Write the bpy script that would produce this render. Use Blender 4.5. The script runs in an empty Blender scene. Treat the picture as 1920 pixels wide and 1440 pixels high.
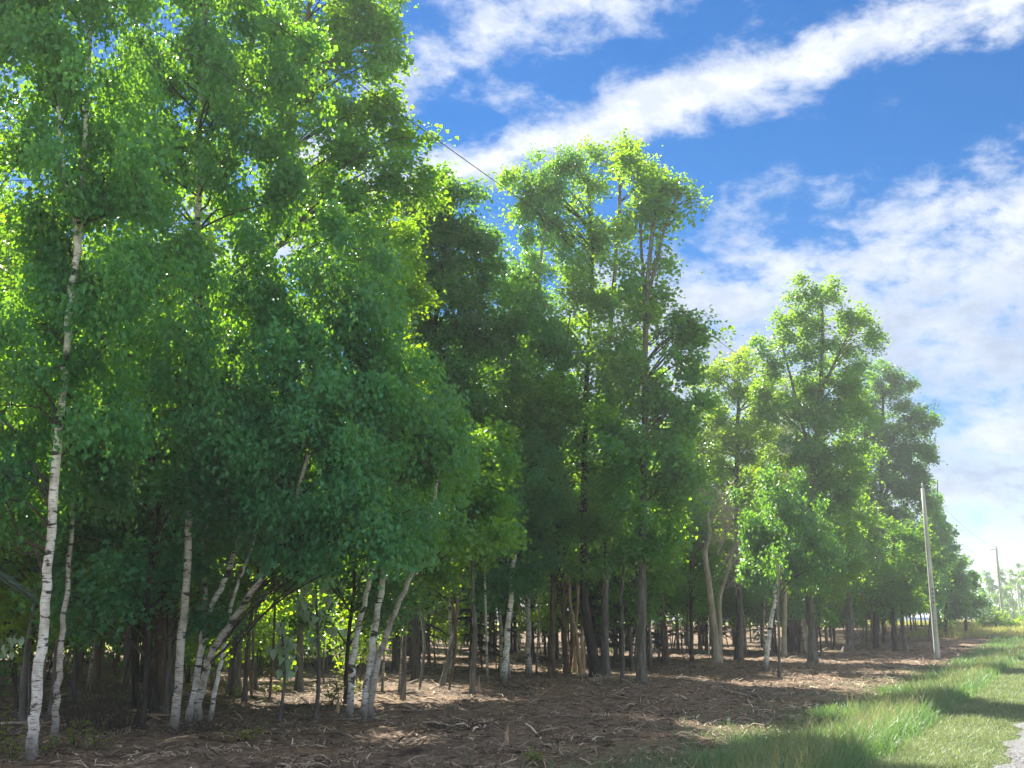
import bpy, math, random
import numpy as np
from mathutils import Vector

scene = bpy.context.scene
col = scene.collection
PI = math.pi

# ------------------------------------------------------------------ camera
F = 1950.0                      # focal length in pixels of the 1920 px wide photograph
PITCH = math.atan(445 / F)
CZ = 1.7
cam = bpy.data.cameras.new('camera')
cam.sensor_width = 36.0
cam.lens = 36.0 * F / 1920
cam.clip_start = 0.1
cam.clip_end = 6000
camo = bpy.data.objects.new('camera', cam)
camo.location = (0, 0, CZ)
camo.rotation_euler = (PI / 2 + PITCH, 0, 0)
col.objects.link(camo)
scene.camera = camo


def ray(px, py):
    x = (px - 960) / F
    u = -(py - 720) / F
    return np.array((x, math.cos(PITCH) - u * math.sin(PITCH), math.sin(PITCH) + u * math.cos(PITCH)))


def at(px, py, d):              # the point seen at that pixel, d metres into the picture
    r = ray(px, py)
    return np.array((0, 0, CZ)) + r * (d / r[1])


def skyp(px, py):               # where that pixel's ray meets a cloud deck at height 1
    r = ray(px, py)
    r = r / np.linalg.norm(r)
    return r[0] / (r[2] + 0.15), r[1] / (r[2] + 0.15)


# ------------------------------------------------------------------ sky, sun, exposure
SUN_AZ = math.radians(-30)      # from +Y towards -X
SUN_EL = math.radians(47)
world = bpy.data.worlds.new('World')
scene.world = world
world.use_nodes = True
wn = world.node_tree.nodes
wl = world.node_tree.links
wn.clear()


class NT:
    """small helper to write node trees"""

    def __init__(self, tree):
        self.t = tree

    def n(self, typ, **kw):
        nd = self.t.nodes.new(typ)
        ins = kw.pop('ins', {})
        for k, v in kw.items():
            setattr(nd, k, v)
        for k, v in ins.items():
            s = nd.inputs[k]
            if hasattr(v, 'is_linked') or isinstance(v, bpy.types.NodeSocket):
                self.t.links.new(v, s)
            else:
                s.default_value = v
        return nd

    def m(self, op, a, b=0.0, c=0.0, clamp=False):
        nd = self.n('ShaderNodeMath', operation=op, use_clamp=clamp, ins={0: a, 1: b, 2: c})
        return nd.outputs[0]

    def ramp(self, fac, stops, interp='LINEAR'):
        nd = self.n('ShaderNodeValToRGB', ins={0: fac})
        cr = nd.color_ramp
        cr.interpolation = interp
        while len(cr.elements) < len(stops):
            cr.elements.new(0.5)
        for e, (p, c) in zip(cr.elements, stops):
            e.position = p
            e.color = (*c, 1) if len(c) == 3 else c
        return nd.outputs[0]

    def smooth(self, v, a, b):
        nd = self.n('ShaderNodeMapRange', interpolation_type='SMOOTHSTEP', ins={0: v, 1: a, 2: b, 3: 0.0, 4: 1.0})
        return nd.outputs[0]

    def mix(self, f, a, b, blend='MIX'):
        nd = self.n('ShaderNodeMix', data_type='RGBA', blend_type=blend)
        for idx, v in ((0, f), (6, a), (7, b)):
            s = nd.inputs[idx]
            if isinstance(v, bpy.types.NodeSocket):
                self.t.links.new(v, s)
            else:
                s.default_value = (*v, 1) if isinstance(v, tuple) and len(v) == 3 else v
        return nd.outputs[2]

    def noise(self, vec, scale, detail=4.0, rough=0.55, dist=0.0):
        nd = self.n('ShaderNodeTexNoise', ins={'Scale': scale, 'Detail': detail, 'Roughness': rough, 'Distortion': dist})
        if vec is not None:
            self.t.links.new(vec, nd.inputs['Vector'])
        return nd.outputs[0]


W = NT(world.node_tree)
sky = W.n('ShaderNodeTexSky', sky_type='NISHITA', sun_disc=False, sun_elevation=SUN_EL, sun_rotation=SUN_AZ,
          altitude=300.0, air_density=1.0, dust_density=0.15, ozone_density=3.0)
blue = W.n('ShaderNodeHueSaturation', ins={'Hue': 0.505, 'Saturation': 1.48, 'Value': 0.285, 'Fac': 1.0, 'Color': sky.outputs[0]}).outputs[0]
tc = W.n('ShaderNodeTexCoord')
sep = W.n('ShaderNodeSeparateXYZ', ins={0: tc.outputs['Generated']})
dz = W.m('MAXIMUM', W.m('ADD', sep.outputs[2], 0.15), 0.05)   # a gently curved cloud deck
px_ = W.m('DIVIDE', sep.outputs[0], dz)
py_ = W.m('DIVIDE', sep.outputs[1], dz)
pv = W.n('ShaderNodeCombineXYZ', ins={0: px_, 1: py_}).outputs[0]
warp = W.n('ShaderNodeVectorMath', operation='MULTIPLY_ADD', ins={0: W.n('ShaderNodeTexNoise', ins={'Vector': pv, 'Scale': 3.0, 'Detail': 3.0}).outputs[1], 1: (0.22, 0.22, 0), 2: pv}).outputs[0]


def band(p0, p1, half):         # a street of cloud along a straight line of the cloud deck
    (x0, y0), (x1, y1) = p0, p1
    L = math.hypot(x1 - x0, y1 - y0)
    nx, ny = -(y1 - y0) / L, (x1 - x0) / L
    d = W.m('ADD', W.m('MULTIPLY', px_, nx), W.m('ADD', W.m('MULTIPLY', py_, ny), -(nx * x0 + ny * y0)))
    return W.m('SUBTRACT', 1.0, W.m('DIVIDE', W.m('ABSOLUTE', d), half)), d


b1, _ = band(skyp(1000, 275), skyp(1720, 45), 0.135)
b2, _ = band(skyp(760, 170), skyp(1000, 30), 0.16)
b2 = W.m('MULTIPLY', b2, 0.62)
_, dl = band(skyp(1930, 262), skyp(1270, 455), 1.0)
# the far deck: everything beyond that line is broken cloud getting denser towards the horizon
deck = W.m('MINIMUM', W.m('MULTIPLY_ADD', dl, -2.4, 0.34), 0.84)
back = W.m('MULTIPLY', W.smooth(py_, 0.75, 0.05), 0.95)       # unseen broken cloud overhead and behind, added to brighten the shade
cov = W.m('MAXIMUM', W.m('MAXIMUM', b1, b2), W.m('MAXIMUM', deck, W.m('MAXIMUM', back, -0.20)))
st = W.n('ShaderNodeMapping', vector_type='POINT', ins={0: warp, 2: (0, 0, math.radians(22)), 3: (1.0, 1.3, 1.0)}).outputs[0]
dirv = W.n('ShaderNodeVectorMath', operation='MULTIPLY', ins={0: tc.outputs['Generated'], 1: (1, 1, 1.9)}).outputs[0]
n1 = W.noise(W.n('ShaderNodeVectorMath', operation='MULTIPLY_ADD', ins={0: st, 1: (.12, .12, 0), 2: dirv}).outputs[0], 13.0, 10.0, 0.64, 0.15)
n2 = W.noise(W.n('ShaderNodeVectorMath', operation='MULTIPLY_ADD', ins={0: warp, 1: (.3, .3, 0), 2: dirv}).outputs[0], 4.0, 5.0, 0.55)
n4 = W.noise(dirv, 34.0, 6.0, 0.6, 0.2)
nn = W.m('ADD', W.m('MULTIPLY', n1, 0.50), W.m('ADD', W.m('MULTIPLY', n2, 0.32), W.m('MULTIPLY', n4, 0.18)))
dens = W.m('ADD', W.m('MULTIPLY', W.m('SUBTRACT', nn, 0.5), 5.2), W.m('MULTIPLY', W.m('SUBTRACT', cov, 0.40), 1.15))
alpha = W.smooth(dens, -0.30, 0.80)
thick = W.smooth(dens, 0.25, 1.3)
n3 = W.noise(dirv, 5.0, 6.0, 0.55, 0.3)
low = W.smooth(sep.outputs[2], 0.40, 0.16)
grey = W.m('MULTIPLY', W.smooth(n3, 0.34, 0.56), W.m('MULTIPLY', low, W.smooth(dens, 0.05, 0.9)))
ccol = W.mix(W.m('MULTIPLY', W.smooth(W.m('ADD', W.m('MULTIPLY', n4, .5), W.m('MULTIPLY', n2, .5)), 0.42, 0.60), 0.9), (2.42, 2.48, 2.58), (1.58, 1.76, 2.12))
ccol = W.mix(W.m('MULTIPLY', low, 0.45), ccol, (1.25, 1.46, 1.82))
ccol = W.mix(W.m('MULTIPLY', grey, 0.95), ccol, (0.68, 0.95, 1.42))
skycol = W.mix(W.m('MULTIPLY', alpha, 0.97), blue, ccol)
bg = W.n('ShaderNodeBackground', ins={0: skycol, 1: 0.118})
wo = W.n('ShaderNodeOutputWorld')
wl.new(bg.outputs[0], wo.inputs[0])
world.cycles.sampling_method = 'MANUAL'
world.cycles.sample_map_resolution = 512

sun = bpy.data.lights.new('sun', 'SUN')
sun.energy = 5.0
sun.angle = math.radians(0.6)
sun.color = (1.0, 0.93, 0.80)
suno = bpy.data.objects.new('sun', sun)
sd = Vector((math.sin(SUN_AZ) * math.cos(SUN_EL), math.cos(SUN_AZ) * math.cos(SUN_EL), math.sin(SUN_EL)))
suno.rotation_euler = sd.to_track_quat('Z', 'Y').to_euler()
suno.location = (-30, 40, 60)
col.objects.link(suno)

vs = scene.view_settings
vs.view_transform = 'Standard'
vs.look = 'None'
vs.exposure = 1.98
vs.gamma = 1.0
vs.use_curve_mapping = False
scene.cycles.max_bounces = 10
scene.cycles.diffuse_bounces = 5
scene.cycles.glossy_bounces = 2
scene.cycles.transmission_bounces = 6
scene.cycles.transparent_max_bounces = 4
scene.cycles.sample_clamp_indirect = 5.0
scene.cycles.caustics_reflective = False
scene.cycles.caustics_refractive = False

# ------------------------------------------------------------------ the lie of the land
# road frame: s runs along the road, w is the distance left of its gravel edge
OX, OY = -1.2, 0.0
UX, UY = 0.468, 0.884
NX, NY = -0.884, 0.468


def sw(s, w):
    return OX + UX * s + NX * w, OY + UY * s + NY * w


def to_sw(x, y):
    return (x - OX) * UX + (y - OY) * UY, (x - OX) * NX + (y - OY) * NY


def sstep(a, b, v):
    t = np.clip((v - a) / (b - a), 0, 1)
    return t * t * (3 - 2 * t)


def hgt(x, y):
    x = np.asarray(x, float)
    y = np.asarray(y, float)
    s, w = to_sw(x, y)
    z = 1.3 * sstep(72, 125, s)
    rough = sstep(3.0, 5.0, w) * (1 - sstep(60, 120, np.hypot(x, y)))
    n = (np.sin(1.7 * x + 0.6 * y) + np.sin(-0.9 * x + 2.1 * y + 1.0) + 0.7 * np.sin(3.3 * x - 1.9 * y + 2.0)
         + 0.6 * np.sin(4.7 * x + 3.9 * y) + 0.5 * np.sin(-6.1 * x + 5.3 * y + .5) + 0.4 * np.sin(9.1 * x + 2.3 * y))
    z = z + rough * (0.022 * n + 0.028 * np.sin(12.3 * x + 1.1 * np.sin(5 * y)) * np.sin(10.7 * y + 1.3 * np.sin(4 * x)))
    z = z - 0.16 * np.exp(-((w - 2.7) / 1.1) ** 2) * (1 - sstep(60, 110, s))     # shallow ditch under the tall grass
    return z


def gnd(px, py):                # where that pixel meets the ground
    r = ray(px, py)
    lo, hi = 3.0, 400.0
    for _ in range(60):
        mid = (lo + hi) / 2
        p = np.array((0, 0, CZ)) + r * mid
        if p[2] > float(hgt(p[0], p[1])):
            lo = mid
        else:
            hi = mid
    p = np.array((0, 0, CZ)) + r * lo
    return np.array((p[0], p[1], float(hgt(p[0], p[1]))))


# ------------------------------------------------------------------ materials
def new_mat(name):
    m = bpy.data.materials.new(name)
    m.use_nodes = True
    m.node_tree.nodes.clear()
    return m, NT(m.node_tree)


def finish(m, t, shader, disp=None):
    o = t.n('ShaderNodeOutputMaterial')
    m.node_tree.links.new(shader, o.inputs[0])
    return m


def leaf_mat(name, dark, lite, trans, tfac=0.5, rough=0.36, spec=0.5):
    m, t = new_mat(name)
    a = t.n('ShaderNodeAttribute', attribute_name='rnd').outputs[2]
    oi = t.n('ShaderNodeObjectInfo').outputs['Random']
    v = t.m('ADD', t.m('MULTIPLY', a, 0.7), t.m('MULTIPLY', oi, 0.3))
    c = t.mix(v, dark, lite)
    tcx = t.mix(v, tuple(0.72 * k for k in trans), trans)
    c = t.n('ShaderNodeHueSaturation', ins={'Hue': t.m('MULTIPLY_ADD', oi, -0.035, 0.515), 'Saturation': t.m('MULTIPLY_ADD', t.m('FRACT', t.m('MULTIPLY', oi, 7.3)), 0.28, 0.80), 'Value': t.m('MULTIPLY_ADD', t.m('FRACT', t.m('MULTIPLY', oi, 13.7)), 0.35, 0.88), 'Color': c}).outputs[0]
    p = t.n('ShaderNodeBsdfPrincipled', ins={'Base Color': c, 'Roughness': rough, 'Specular IOR Level': spec})
    tr = t.n('ShaderNodeBsdfTranslucent', ins={0: tcx})
    mx = t.n('ShaderNodeMixShader', ins={0: tfac, 1: p.outputs[0], 2: tr.outputs[0]})
    return finish(m, t, mx.outputs[0])


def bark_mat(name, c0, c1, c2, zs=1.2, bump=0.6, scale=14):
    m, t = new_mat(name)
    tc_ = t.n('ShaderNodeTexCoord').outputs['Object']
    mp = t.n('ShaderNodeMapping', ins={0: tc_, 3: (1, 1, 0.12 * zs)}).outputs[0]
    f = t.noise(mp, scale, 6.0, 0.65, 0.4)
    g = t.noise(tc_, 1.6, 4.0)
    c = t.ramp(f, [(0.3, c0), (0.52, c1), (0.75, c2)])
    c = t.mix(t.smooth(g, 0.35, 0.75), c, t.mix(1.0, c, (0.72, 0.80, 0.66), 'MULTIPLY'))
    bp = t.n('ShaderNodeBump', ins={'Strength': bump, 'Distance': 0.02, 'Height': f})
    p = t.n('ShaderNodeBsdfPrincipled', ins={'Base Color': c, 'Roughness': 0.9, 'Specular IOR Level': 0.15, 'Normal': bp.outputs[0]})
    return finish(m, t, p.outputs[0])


def birch_mat(name, white, dirty):
    m, t = new_mat(name)
    tc_ = t.n('ShaderNodeTexCoord').outputs['Object']
    z = t.n('ShaderNodeSeparateXYZ', ins={0: tc_}).outputs[2]
    mp = t.n('ShaderNodeMapping', ins={0: tc_, 3: (1, 1, 9)}).outputs[0]
    lent = t.noise(mp, 6.5, 3.0, 0.6)
    mp2 = t.n('ShaderNodeMapping', ins={0: tc_, 3: (1, 1, 2.6)}).outputs[0]
    scar = t.noise(mp2, 2.3, 5.0, 0.62, 0.5)
    grime = t.noise(tc_, 5.0, 6.0, 0.65)
    c = t.mix(t.smooth(grime, 0.42, 0.70), white, dirty)
    c = t.mix(t.m('MULTIPLY', t.smooth(t.noise(tc_, 1.3, 5.0), 0.48, 0.68), 0.6), c, (0.22, 0.24, 0.17))
    c = t.mix(t.m('MULTIPLY', t.smooth(lent, 0.58, 0.64), 0.8), c, (0.035, 0.03, 0.028))
    c = t.mix(t.m('MULTIPLY', t.smooth(scar, 0.55, 0.60), 0.95), c, (0.02, 0.018, 0.016))
    foot = t.smooth(t.m('ADD', z, t.m('MULTIPLY', grime, 0.9)), 1.0, 0.4)
    c = t.mix(t.m('MULTIPLY', foot, 0.9), c, (0.05, 0.042, 0.035))
    bp = t.n('ShaderNodeBump', ins={'Strength': 0.5, 'Distance': 0.01, 'Height': lent})
    p = t.n('ShaderNodeBsdfPrincipled', ins={'Base Color': c, 'Roughness': 0.7, 'Specular IOR Level': 0.25, 'Normal': bp.outputs[0]})
    return finish(m, t, p.outputs[0])


M = {}
M['leaf_birch'] = leaf_mat('leaf_birch', (0.010, 0.115, 0.058), (0.050, 0.290, 0.120), (0.34, 0.66, 0.020), 0.42)
M['leaf_maple'] = leaf_mat('leaf_maple', (0.012, 0.120, 0.052), (0.060, 0.290, 0.100), (0.42, 0.70, 0.012), 0.43)
M['leaf_dark'] = leaf_mat('leaf_dark', (0.012, 0.118, 0.064), (0.050, 0.255, 0.118), (0.28, 0.58, 0.03), 0.41)
M['leaf_yellow'] = leaf_mat('leaf_yellow', (0.045, 0.19, 0.04), (0.12, 0.36, 0.06), (0.56, 0.80, 0.012), 0.50)  # yellower leaf; on the sunlit maples this colour stands in for sunlight
M['leaf_pale'] = leaf_mat('leaf_pale', (0.30, 0.47, 0.33), (0.44, 0.62, 0.46), (0.40, 0.56, 0.20), 0.35, 0.5)
M['leaf_weed'] = leaf_mat('leaf_weed', (0.05, 0.12, 0.02), (0.13, 0.20, 0.04), (0.40, 0.45, 0.03), 0.5)
M['needle'] = leaf_mat('needle', (0.012, 0.032, 0.016), (0.030, 0.062, 0.028), (0.05, 0.09, 0.02), 0.2, 0.5)
M['needle_blue'] = leaf_mat('needle_blue', (0.12, 0.22, 0.18), (0.22, 0.34, 0.30), (0.10, 0.16, 0.07), 0.2, 0.5)
M['grass_tall'] = leaf_mat('grass_tall', (0.05, 0.165, 0.07), (0.16, 0.31, 0.14), (0.24, 0.43, 0.08), 0.36, 0.45)
M['grass_mown'] = leaf_mat('grass_mown', (0.11, 0.18, 0.08), (0.30, 0.335, 0.19), (0.34, 0.42, 0.12), 0.34, 0.5)
M['grass_seed'] = leaf_mat('grass_seed', (0.22, 0.24, 0.10), (0.42, 0.40, 0.22), (0.40, 0.38, 0.14), 0.35, 0.6)
M['grass_field'] = leaf_mat('grass_field', (0.20, 0.26, 0.05), (0.42, 0.42, 0.14), (0.5, 0.5, 0.10), 0.45, 0.6)
M['bark_birch'] = birch_mat('bark_birch', (0.80, 0.79, 0.77), (0.46, 0.42, 0.37))
M['bark_birch_dull'] = birch_mat('bark_birch_dull', (0.52, 0.50, 0.46), (0.17, 0.145, 0.12))
M['bark_grey'] = bark_mat('bark_grey', (0.055, 0.052, 0.05), (0.15, 0.14, 0.13), (0.27, 0.26, 0.235))
M['bark_brown'] = bark_mat('bark_brown', (0.05, 0.036, 0.026), (0.15, 0.108, 0.075), (0.29, 0.22, 0.16))
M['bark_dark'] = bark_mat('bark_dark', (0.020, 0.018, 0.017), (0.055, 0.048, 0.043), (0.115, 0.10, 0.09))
M['bark_twig'] = bark_mat('bark_twig', (0.03, 0.025, 0.02), (0.075, 0.062, 0.05), (0.13, 0.11, 0.09), bump=0.2)
M['wood_dead'] = bark_mat('wood_dead', (0.24, 0.195, 0.165), (0.44, 0.375, 0.31), (0.62, 0.55, 0.47))
M['wood_split'] = bark_mat('wood_split', (0.20, 0.13, 0.085), (0.42, 0.31, 0.215), (0.60, 0.47, 0.34), zs=0.7)
M['pole_wood'] = bark_mat('pole_wood', (0.32, 0.325, 0.33), (0.47, 0.475, 0.48), (0.58, 0.585, 0.59), zs=0.3, bump=0.3, scale=26)


def plain(name, c, rough=0.6, metal=0.0):
    m, t = new_mat(name)
    nz = t.noise(t.n('ShaderNodeTexCoord').outputs['Object'], 20.0, 4.0)
    cc = t.mix(nz, tuple(0.75 * k for k in c), c)
    p = t.n('ShaderNodeBsdfPrincipled', ins={'Base Color': cc, 'Roughness': rough, 'Metallic': metal})
    return finish(m, t, p.outputs[0])


M['metal'] = plain('metal', (0.35, 0.36, 0.37), 0.45, 0.8)
M['wire'] = plain('wire', (0.05, 0.05, 0.055), 0.5, 0.0)
M['insulator'] = plain('insulator', (0.55, 0.54, 0.52), 0.3)
M['tag'] = plain('tag', (0.10, 0.09, 0.085), 0.6)
M['stone'] = plain('stone', (0.22, 0.226, 0.24), 0.85)


def straw_mat():
    m, t = new_mat('straw')
    a = t.n('ShaderNodeAttribute', attribute_name='rnd').outputs[2]
    c = t.ramp(a, [(0.0, (0.040, 0.030, 0.025)), (0.40, (0.17, 0.127, 0.096)), (0.70, (0.38, 0.30, 0.225)), (1.0, (0.68, 0.57, 0.44))])
    p = t.n('ShaderNodeBsdfPrincipled', ins={'Base Color': c, 'Roughness': 0.85, 'Specular IOR Level': 0.2})
    return finish(m, t, p.outputs[0])


M['straw'] = straw_mat()


def ground_mat():
    m, t = new_mat('ground')
    pos = t.n('ShaderNodeNewGeometry').outputs['Position']
    gz = t.n('ShaderNodeAttribute', attribute_name='grass').outputs[2]
    fz = t.n('ShaderNodeAttribute', attribute_name='field').outputs[2]
    nb = t.noise(pos, 0.55, 5.0, 0.6)
    nf = t.noise(pos, 9.0, 7.0, 0.7, 0.6)
    ns = t.noise(pos, 45.0, 4.0, 0.7)
    mul = t.ramp(t.m('ADD', t.m('MULTIPLY', nf, 0.65), t.m('MULTIPLY', ns, 0.35)),
                 [(0.30, (0.030, 0.023, 0.019)), (0.46, (0.125, 0.094, 0.073)), (0.58, (0.245, 0.188, 0.145)), (0.72, (0.50, 0.40, 0.30))])
    mul = t.mix(t.smooth(nb, 0.40, 0.66), mul, t.mix(1.0, mul, (1.25, 1.15, 1.0), 'MULTIPLY'))
    gr = t.ramp(nf, [(0.3, (0.045, 0.075, 0.02)), (0.6, (0.10, 0.14, 0.04)), (0.8, (0.18, 0.20, 0.08))])
    fl = t.ramp(t.noise(pos, 0.25, 6.0, 0.65), [(0.3, (0.22, 0.27, 0.06)), (0.55, (0.34, 0.36, 0.10)), (0.75, (0.46, 0.42, 0.17))])
    g2 = t.smooth(t.m('ADD', gz, t.m('MULTIPLY', t.m('SUBTRACT', nf, 0.5), 1.2)), 0.35, 0.65)
    mul = t.mix(t.smooth(t.noise(pos, 1.7, 5.0, 0.6), 0.54, 0.64), mul, t.mix(1.0, mul, (0.36, 0.35, 0.36), 'MULTIPLY'))
    c = t.mix(g2, mul, gr)
    c = t.mix(fz, c, fl)
    hh = t.m('ADD', t.m('MULTIPLY', nf, 1.0), t.m('MULTIPLY', ns, 0.5))
    bp = t.n('ShaderNodeBump', ins={'Strength': 0.9, 'Distance': 0.06, 'Height': hh})
    p = t.n('ShaderNodeBsdfPrincipled', ins={'Base Color': c, 'Roughness': 0.95, 'Specular IOR Level': 0.1, 'Normal': bp.outputs[0]})
    return finish(m, t, p.outputs[0])


def gravel_mat():
    m, t = new_mat('gravel_road')
    pos = t.n('ShaderNodeNewGeometry').outputs['Position']
    vo = t.n('ShaderNodeTexVoronoi', ins={'Vector': pos, 'Scale': 38.0})
    nb = t.noise(pos, 1.2, 5.0)
    c = t.ramp(vo.outputs['Color'], [(0.0, (0.085, 0.09, 0.10)), (0.6, (0.155, 0.162, 0.175)), (1.0, (0.26, 0.265, 0.28))])
    c = t.mix(t.smooth(nb, 0.4, 0.7), c, t.mix(1.0, c, (0.78, 0.75, 0.70), 'MULTIPLY'))
    bp = t.n('ShaderNodeBump', invert=True, ins={'Strength': 0.8, 'Distance': 0.012, 'Height': vo.outputs['Distance']})
    p = t.n('ShaderNodeBsdfPrincipled', ins={'Base Color': c, 'Roughness': 0.9, 'Specular IOR Level': 0.2, 'Normal': bp.outputs[0]})
    return finish(m, t, p.outputs[0])


M['ground'] = ground_mat()
M['gravel'] = gravel_mat()

# ------------------------------------------------------------------ mesh helpers
rng = np.random.default_rng(7)


class Buf:
    """collects faces of 3 or 4 corners with a material slot and a random value per vertex"""

    def __init__(self):
        self.v, self.f, self.s, self.r, self.n = [], [], [], [], 0

    def add(self, v, f, slot=0, r=None):
        v = np.asarray(v, float).reshape(-1, 3)
        f = np.asarray(f, int)
        self.v.append(v)
        self.f.append(f + self.n)
        self.s.append(np.full(len(f), slot, int))
        self.r.append(np.full(len(v), 0.5) if r is None else np.asarray(r, float))
        self.n += len(v)


def build(buf, name, mats, parent=None, smooth=False, loc=None):
    me = bpy.data.meshes.new(name)
    V = np.vstack(buf.v)
    loops, starts, totals, slots = [], [], [], []
    st_ = 0
    for f, s in zip(buf.f, buf.s):
        k = f.shape[1]
        loops.append(f.reshape(-1))
        starts.append(st_ + np.arange(len(f)) * k)
        totals.append(np.full(len(f), k))
        slots.append(s)
        st_ += f.size
    loops = np.concatenate(loops).astype(np.int32)
    starts = np.concatenate(starts).astype(np.int32)
    totals = np.concatenate(totals).astype(np.int32)
    slots = np.concatenate(slots).astype(np.int32)
    me.vertices.add(len(V))
    me.vertices.foreach_set('co', V.astype(np.float32).ravel())
    me.loops.add(len(loops))
    me.loops.foreach_set('vertex_index', loops)
    me.polygons.add(len(starts))
    me.polygons.foreach_set('loop_start', starts)
    me.polygons.foreach_set('loop_total', totals)
    me.polygons.foreach_set('material_index', slots)
    me.polygons.foreach_set('use_smooth', np.full(len(starts), smooth, bool))
    a = me.attributes.new('rnd', 'FLOAT', 'POINT')
    a.data.foreach_set('value', np.concatenate(buf.r).astype(np.float32))
    for m in (mats if isinstance(mats, (list, tuple)) else [mats]):
        me.materials.append(m)
    me.update(calc_edges=True)
    o = bpy.data.objects.new(name, me)
    col.objects.link(o)
    if parent is not None:
        o.parent = parent
    if loc is not None:
        o.location = loc
    return o


def tube(buf, pts, radii, k=6, slot=0, cap=True, wob=0.0):
    """a tube whose cap faces go in as triangles"""
    P = np.asarray(pts, float)
    n = len(P)
    R = np.asarray(radii, float)
    T = np.gradient(P, axis=0)
    T /= np.linalg.norm(T, axis=1)[:, None] + 1e-9
    ref = np.array((1.0, 0, 0)) if abs(T[:, 0]).mean() < 0.8 else np.array((0, 1.0, 0))
    A = np.cross(T, ref)
    A /= np.linalg.norm(A, axis=1)[:, None] + 1e-9
    B = np.cross(T, A)
    th = np.linspace(0, 2 * PI, k, endpoint=False)
    rr = R[:, None] * (1 + (rng.normal(0, wob, (n, k)) if wob else 0))
    rr = rr * np.ones((n, k))
    V = P[:, None, :] + rr[..., None] * (np.cos(th)[None, :, None] * A[:, None, :] + np.sin(th)[None, :, None] * B[:, None, :])
    V = V.reshape(-1, 3)
    i = np.arange(n - 1)[:, None] * k
    j = np.arange(k)[None, :]
    j2 = (j + 1) % k
    f = np.stack([i + j, i + j2, i + k + j2, i + k + j], -1).reshape(-1, 4)
    base = buf.n
    buf.add(V, f, slot)
    if cap and R[-1] > 0.004:
        jj = np.arange(k)
        t0 = (n - 1) * k
        top = np.array([P[-1] + T[-1] * R[-1] * 0.4])
        c = np.stack([t0 + jj, t0 + (jj + 1) % k, np.full(k, n * k)], -1)
        buf.v.append(top)
        buf.r.append(np.array([0.5]))
        buf.f.append(c + base)
        buf.s.append(np.full(len(c), slot, int))
        buf.n += 1


def catmull(pts, per=4):
    P = [np.asarray(p, float) for p in pts]
    if len(P) < 3:
        return np.array([P[0] + (P[-1] - P[0]) * t for t in np.linspace(0, 1, per + 1)])
    Q = [2 * P[0] - P[1]] + P + [2 * P[-1] - P[-2]]
    out = []
    for i in range(1, len(Q) - 2):
        a, b, c, d = Q[i - 1], Q[i], Q[i + 1], Q[i + 2]
        for t in np.linspace(0, 1, per, endpoint=False):
            out.append(0.5 * ((2 * b) + (c - a) * t + (2 * a - 5 * b + 4 * c - d) * t * t + (3 * b - a - 3 * c + d) * t ** 3))
    out.append(P[-1])
    return np.array(out)


def leaves(buf, C, T, Nn, L, Wd, r, fold=0.18, slot=0):
    """kite-shaped folded leaves: centre, tip direction, normal, length, width"""
    T = T / (np.linalg.norm(T, axis=1)[:, None] + 1e-9)
    Nn = Nn - T * (Nn * T).sum(1)[:, None]
    Nn = Nn / (np.linalg.norm(Nn, axis=1)[:, None] + 1e-9)
    B = np.cross(T, Nn)
    L = L[:, None]
    Wd = Wd[:, None]
    b0 = C - T * L * 0.5
    tip = C + T * L * 0.5 - Nn * L * 0.10
    s1 = C - T * L * 0.10 + B * Wd * 0.5 + Nn * Wd * fold
    s2 = C - T * L * 0.10 - B * Wd * 0.5 + Nn * Wd * fold
    n = len(C)
    V = np.stack([b0, s1, tip, s2], 1).reshape(-1, 3)
    i = np.arange(n)[:, None] * 4
    f = np.concatenate([i + np.array([[0, 1, 2]]), i + np.array([[0, 2, 3]])])
    buf.add(V, f, slot, np.repeat(r, 4))


def tag(o, label=None, cat=None, group=None, kind=None):
    if label:
        o['label'] = label
    if cat:
        o['category'] = cat
    if group:
        o['group'] = group
    if kind:
        o['kind'] = kind
    return o


def empty(name, loc=(0, 0, 0)):
    o = bpy.data.objects.new(name, None)
    o.empty_display_size = 0.3
    o.location = loc
    col.objects.link(o)
    return o


def copy_tree(o, parent=None):
    c = o.copy()
    col.objects.link(c)
    if parent is not None:
        c.parent = parent
    for ch in list(o.children):
        copy_tree(ch, c)
    return c


# ------------------------------------------------------------------ trees
STYLE = {   # leaf length, width, pad radius, pad flatness, droop, leaf material, leaf area index
    'birch': (0.086, 0.065, 0.33, 0.95, 0.70, 'leaf_birch', 4.5),
    'maple': (0.125, 0.120, 0.46, 0.72, 0.18, 'leaf_maple', 4.3),
    'dark': (0.115, 0.100, 0.45, 0.75, 0.25, 'leaf_dark', 4.4),
    'yellow': (0.120, 0.110, 0.45, 0.70, 0.20, 'leaf_yellow', 3.8),
}


def crown_points(lobes, style, rs, lai=1.0, size=1.0, dens=1.0):
    """pads of leaves spread through the lobes; returns pad centres with their lobe number"""
    Ll, Lw, pr, flat, droop, lm, LAI = STYLE[style]
    out = []
    for k, (c, r) in enumerate(lobes):
        c = np.asarray(c)
        r = np.asarray(r)
        area = PI * r[0] * r[2]
        npad = max(5, int(dens * 2.3 * (r[0] * r[1] * r[2]) ** (2 / 3) / (pr * pr)))
        d = rs.normal(size=(npad, 3))
        d /= np.linalg.norm(d, axis=1)[:, None]
        rad = rs.uniform(0.12, 1.0, npad) ** 0.55 * rs.uniform(0.72, 1.32, npad)
        p = c + d * rad[:, None] * r
        nleaf = lai * LAI * area / (0.5 * Ll * Lw * size * size)
        out.append((p, d, nleaf / npad, pr))
    return out


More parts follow.
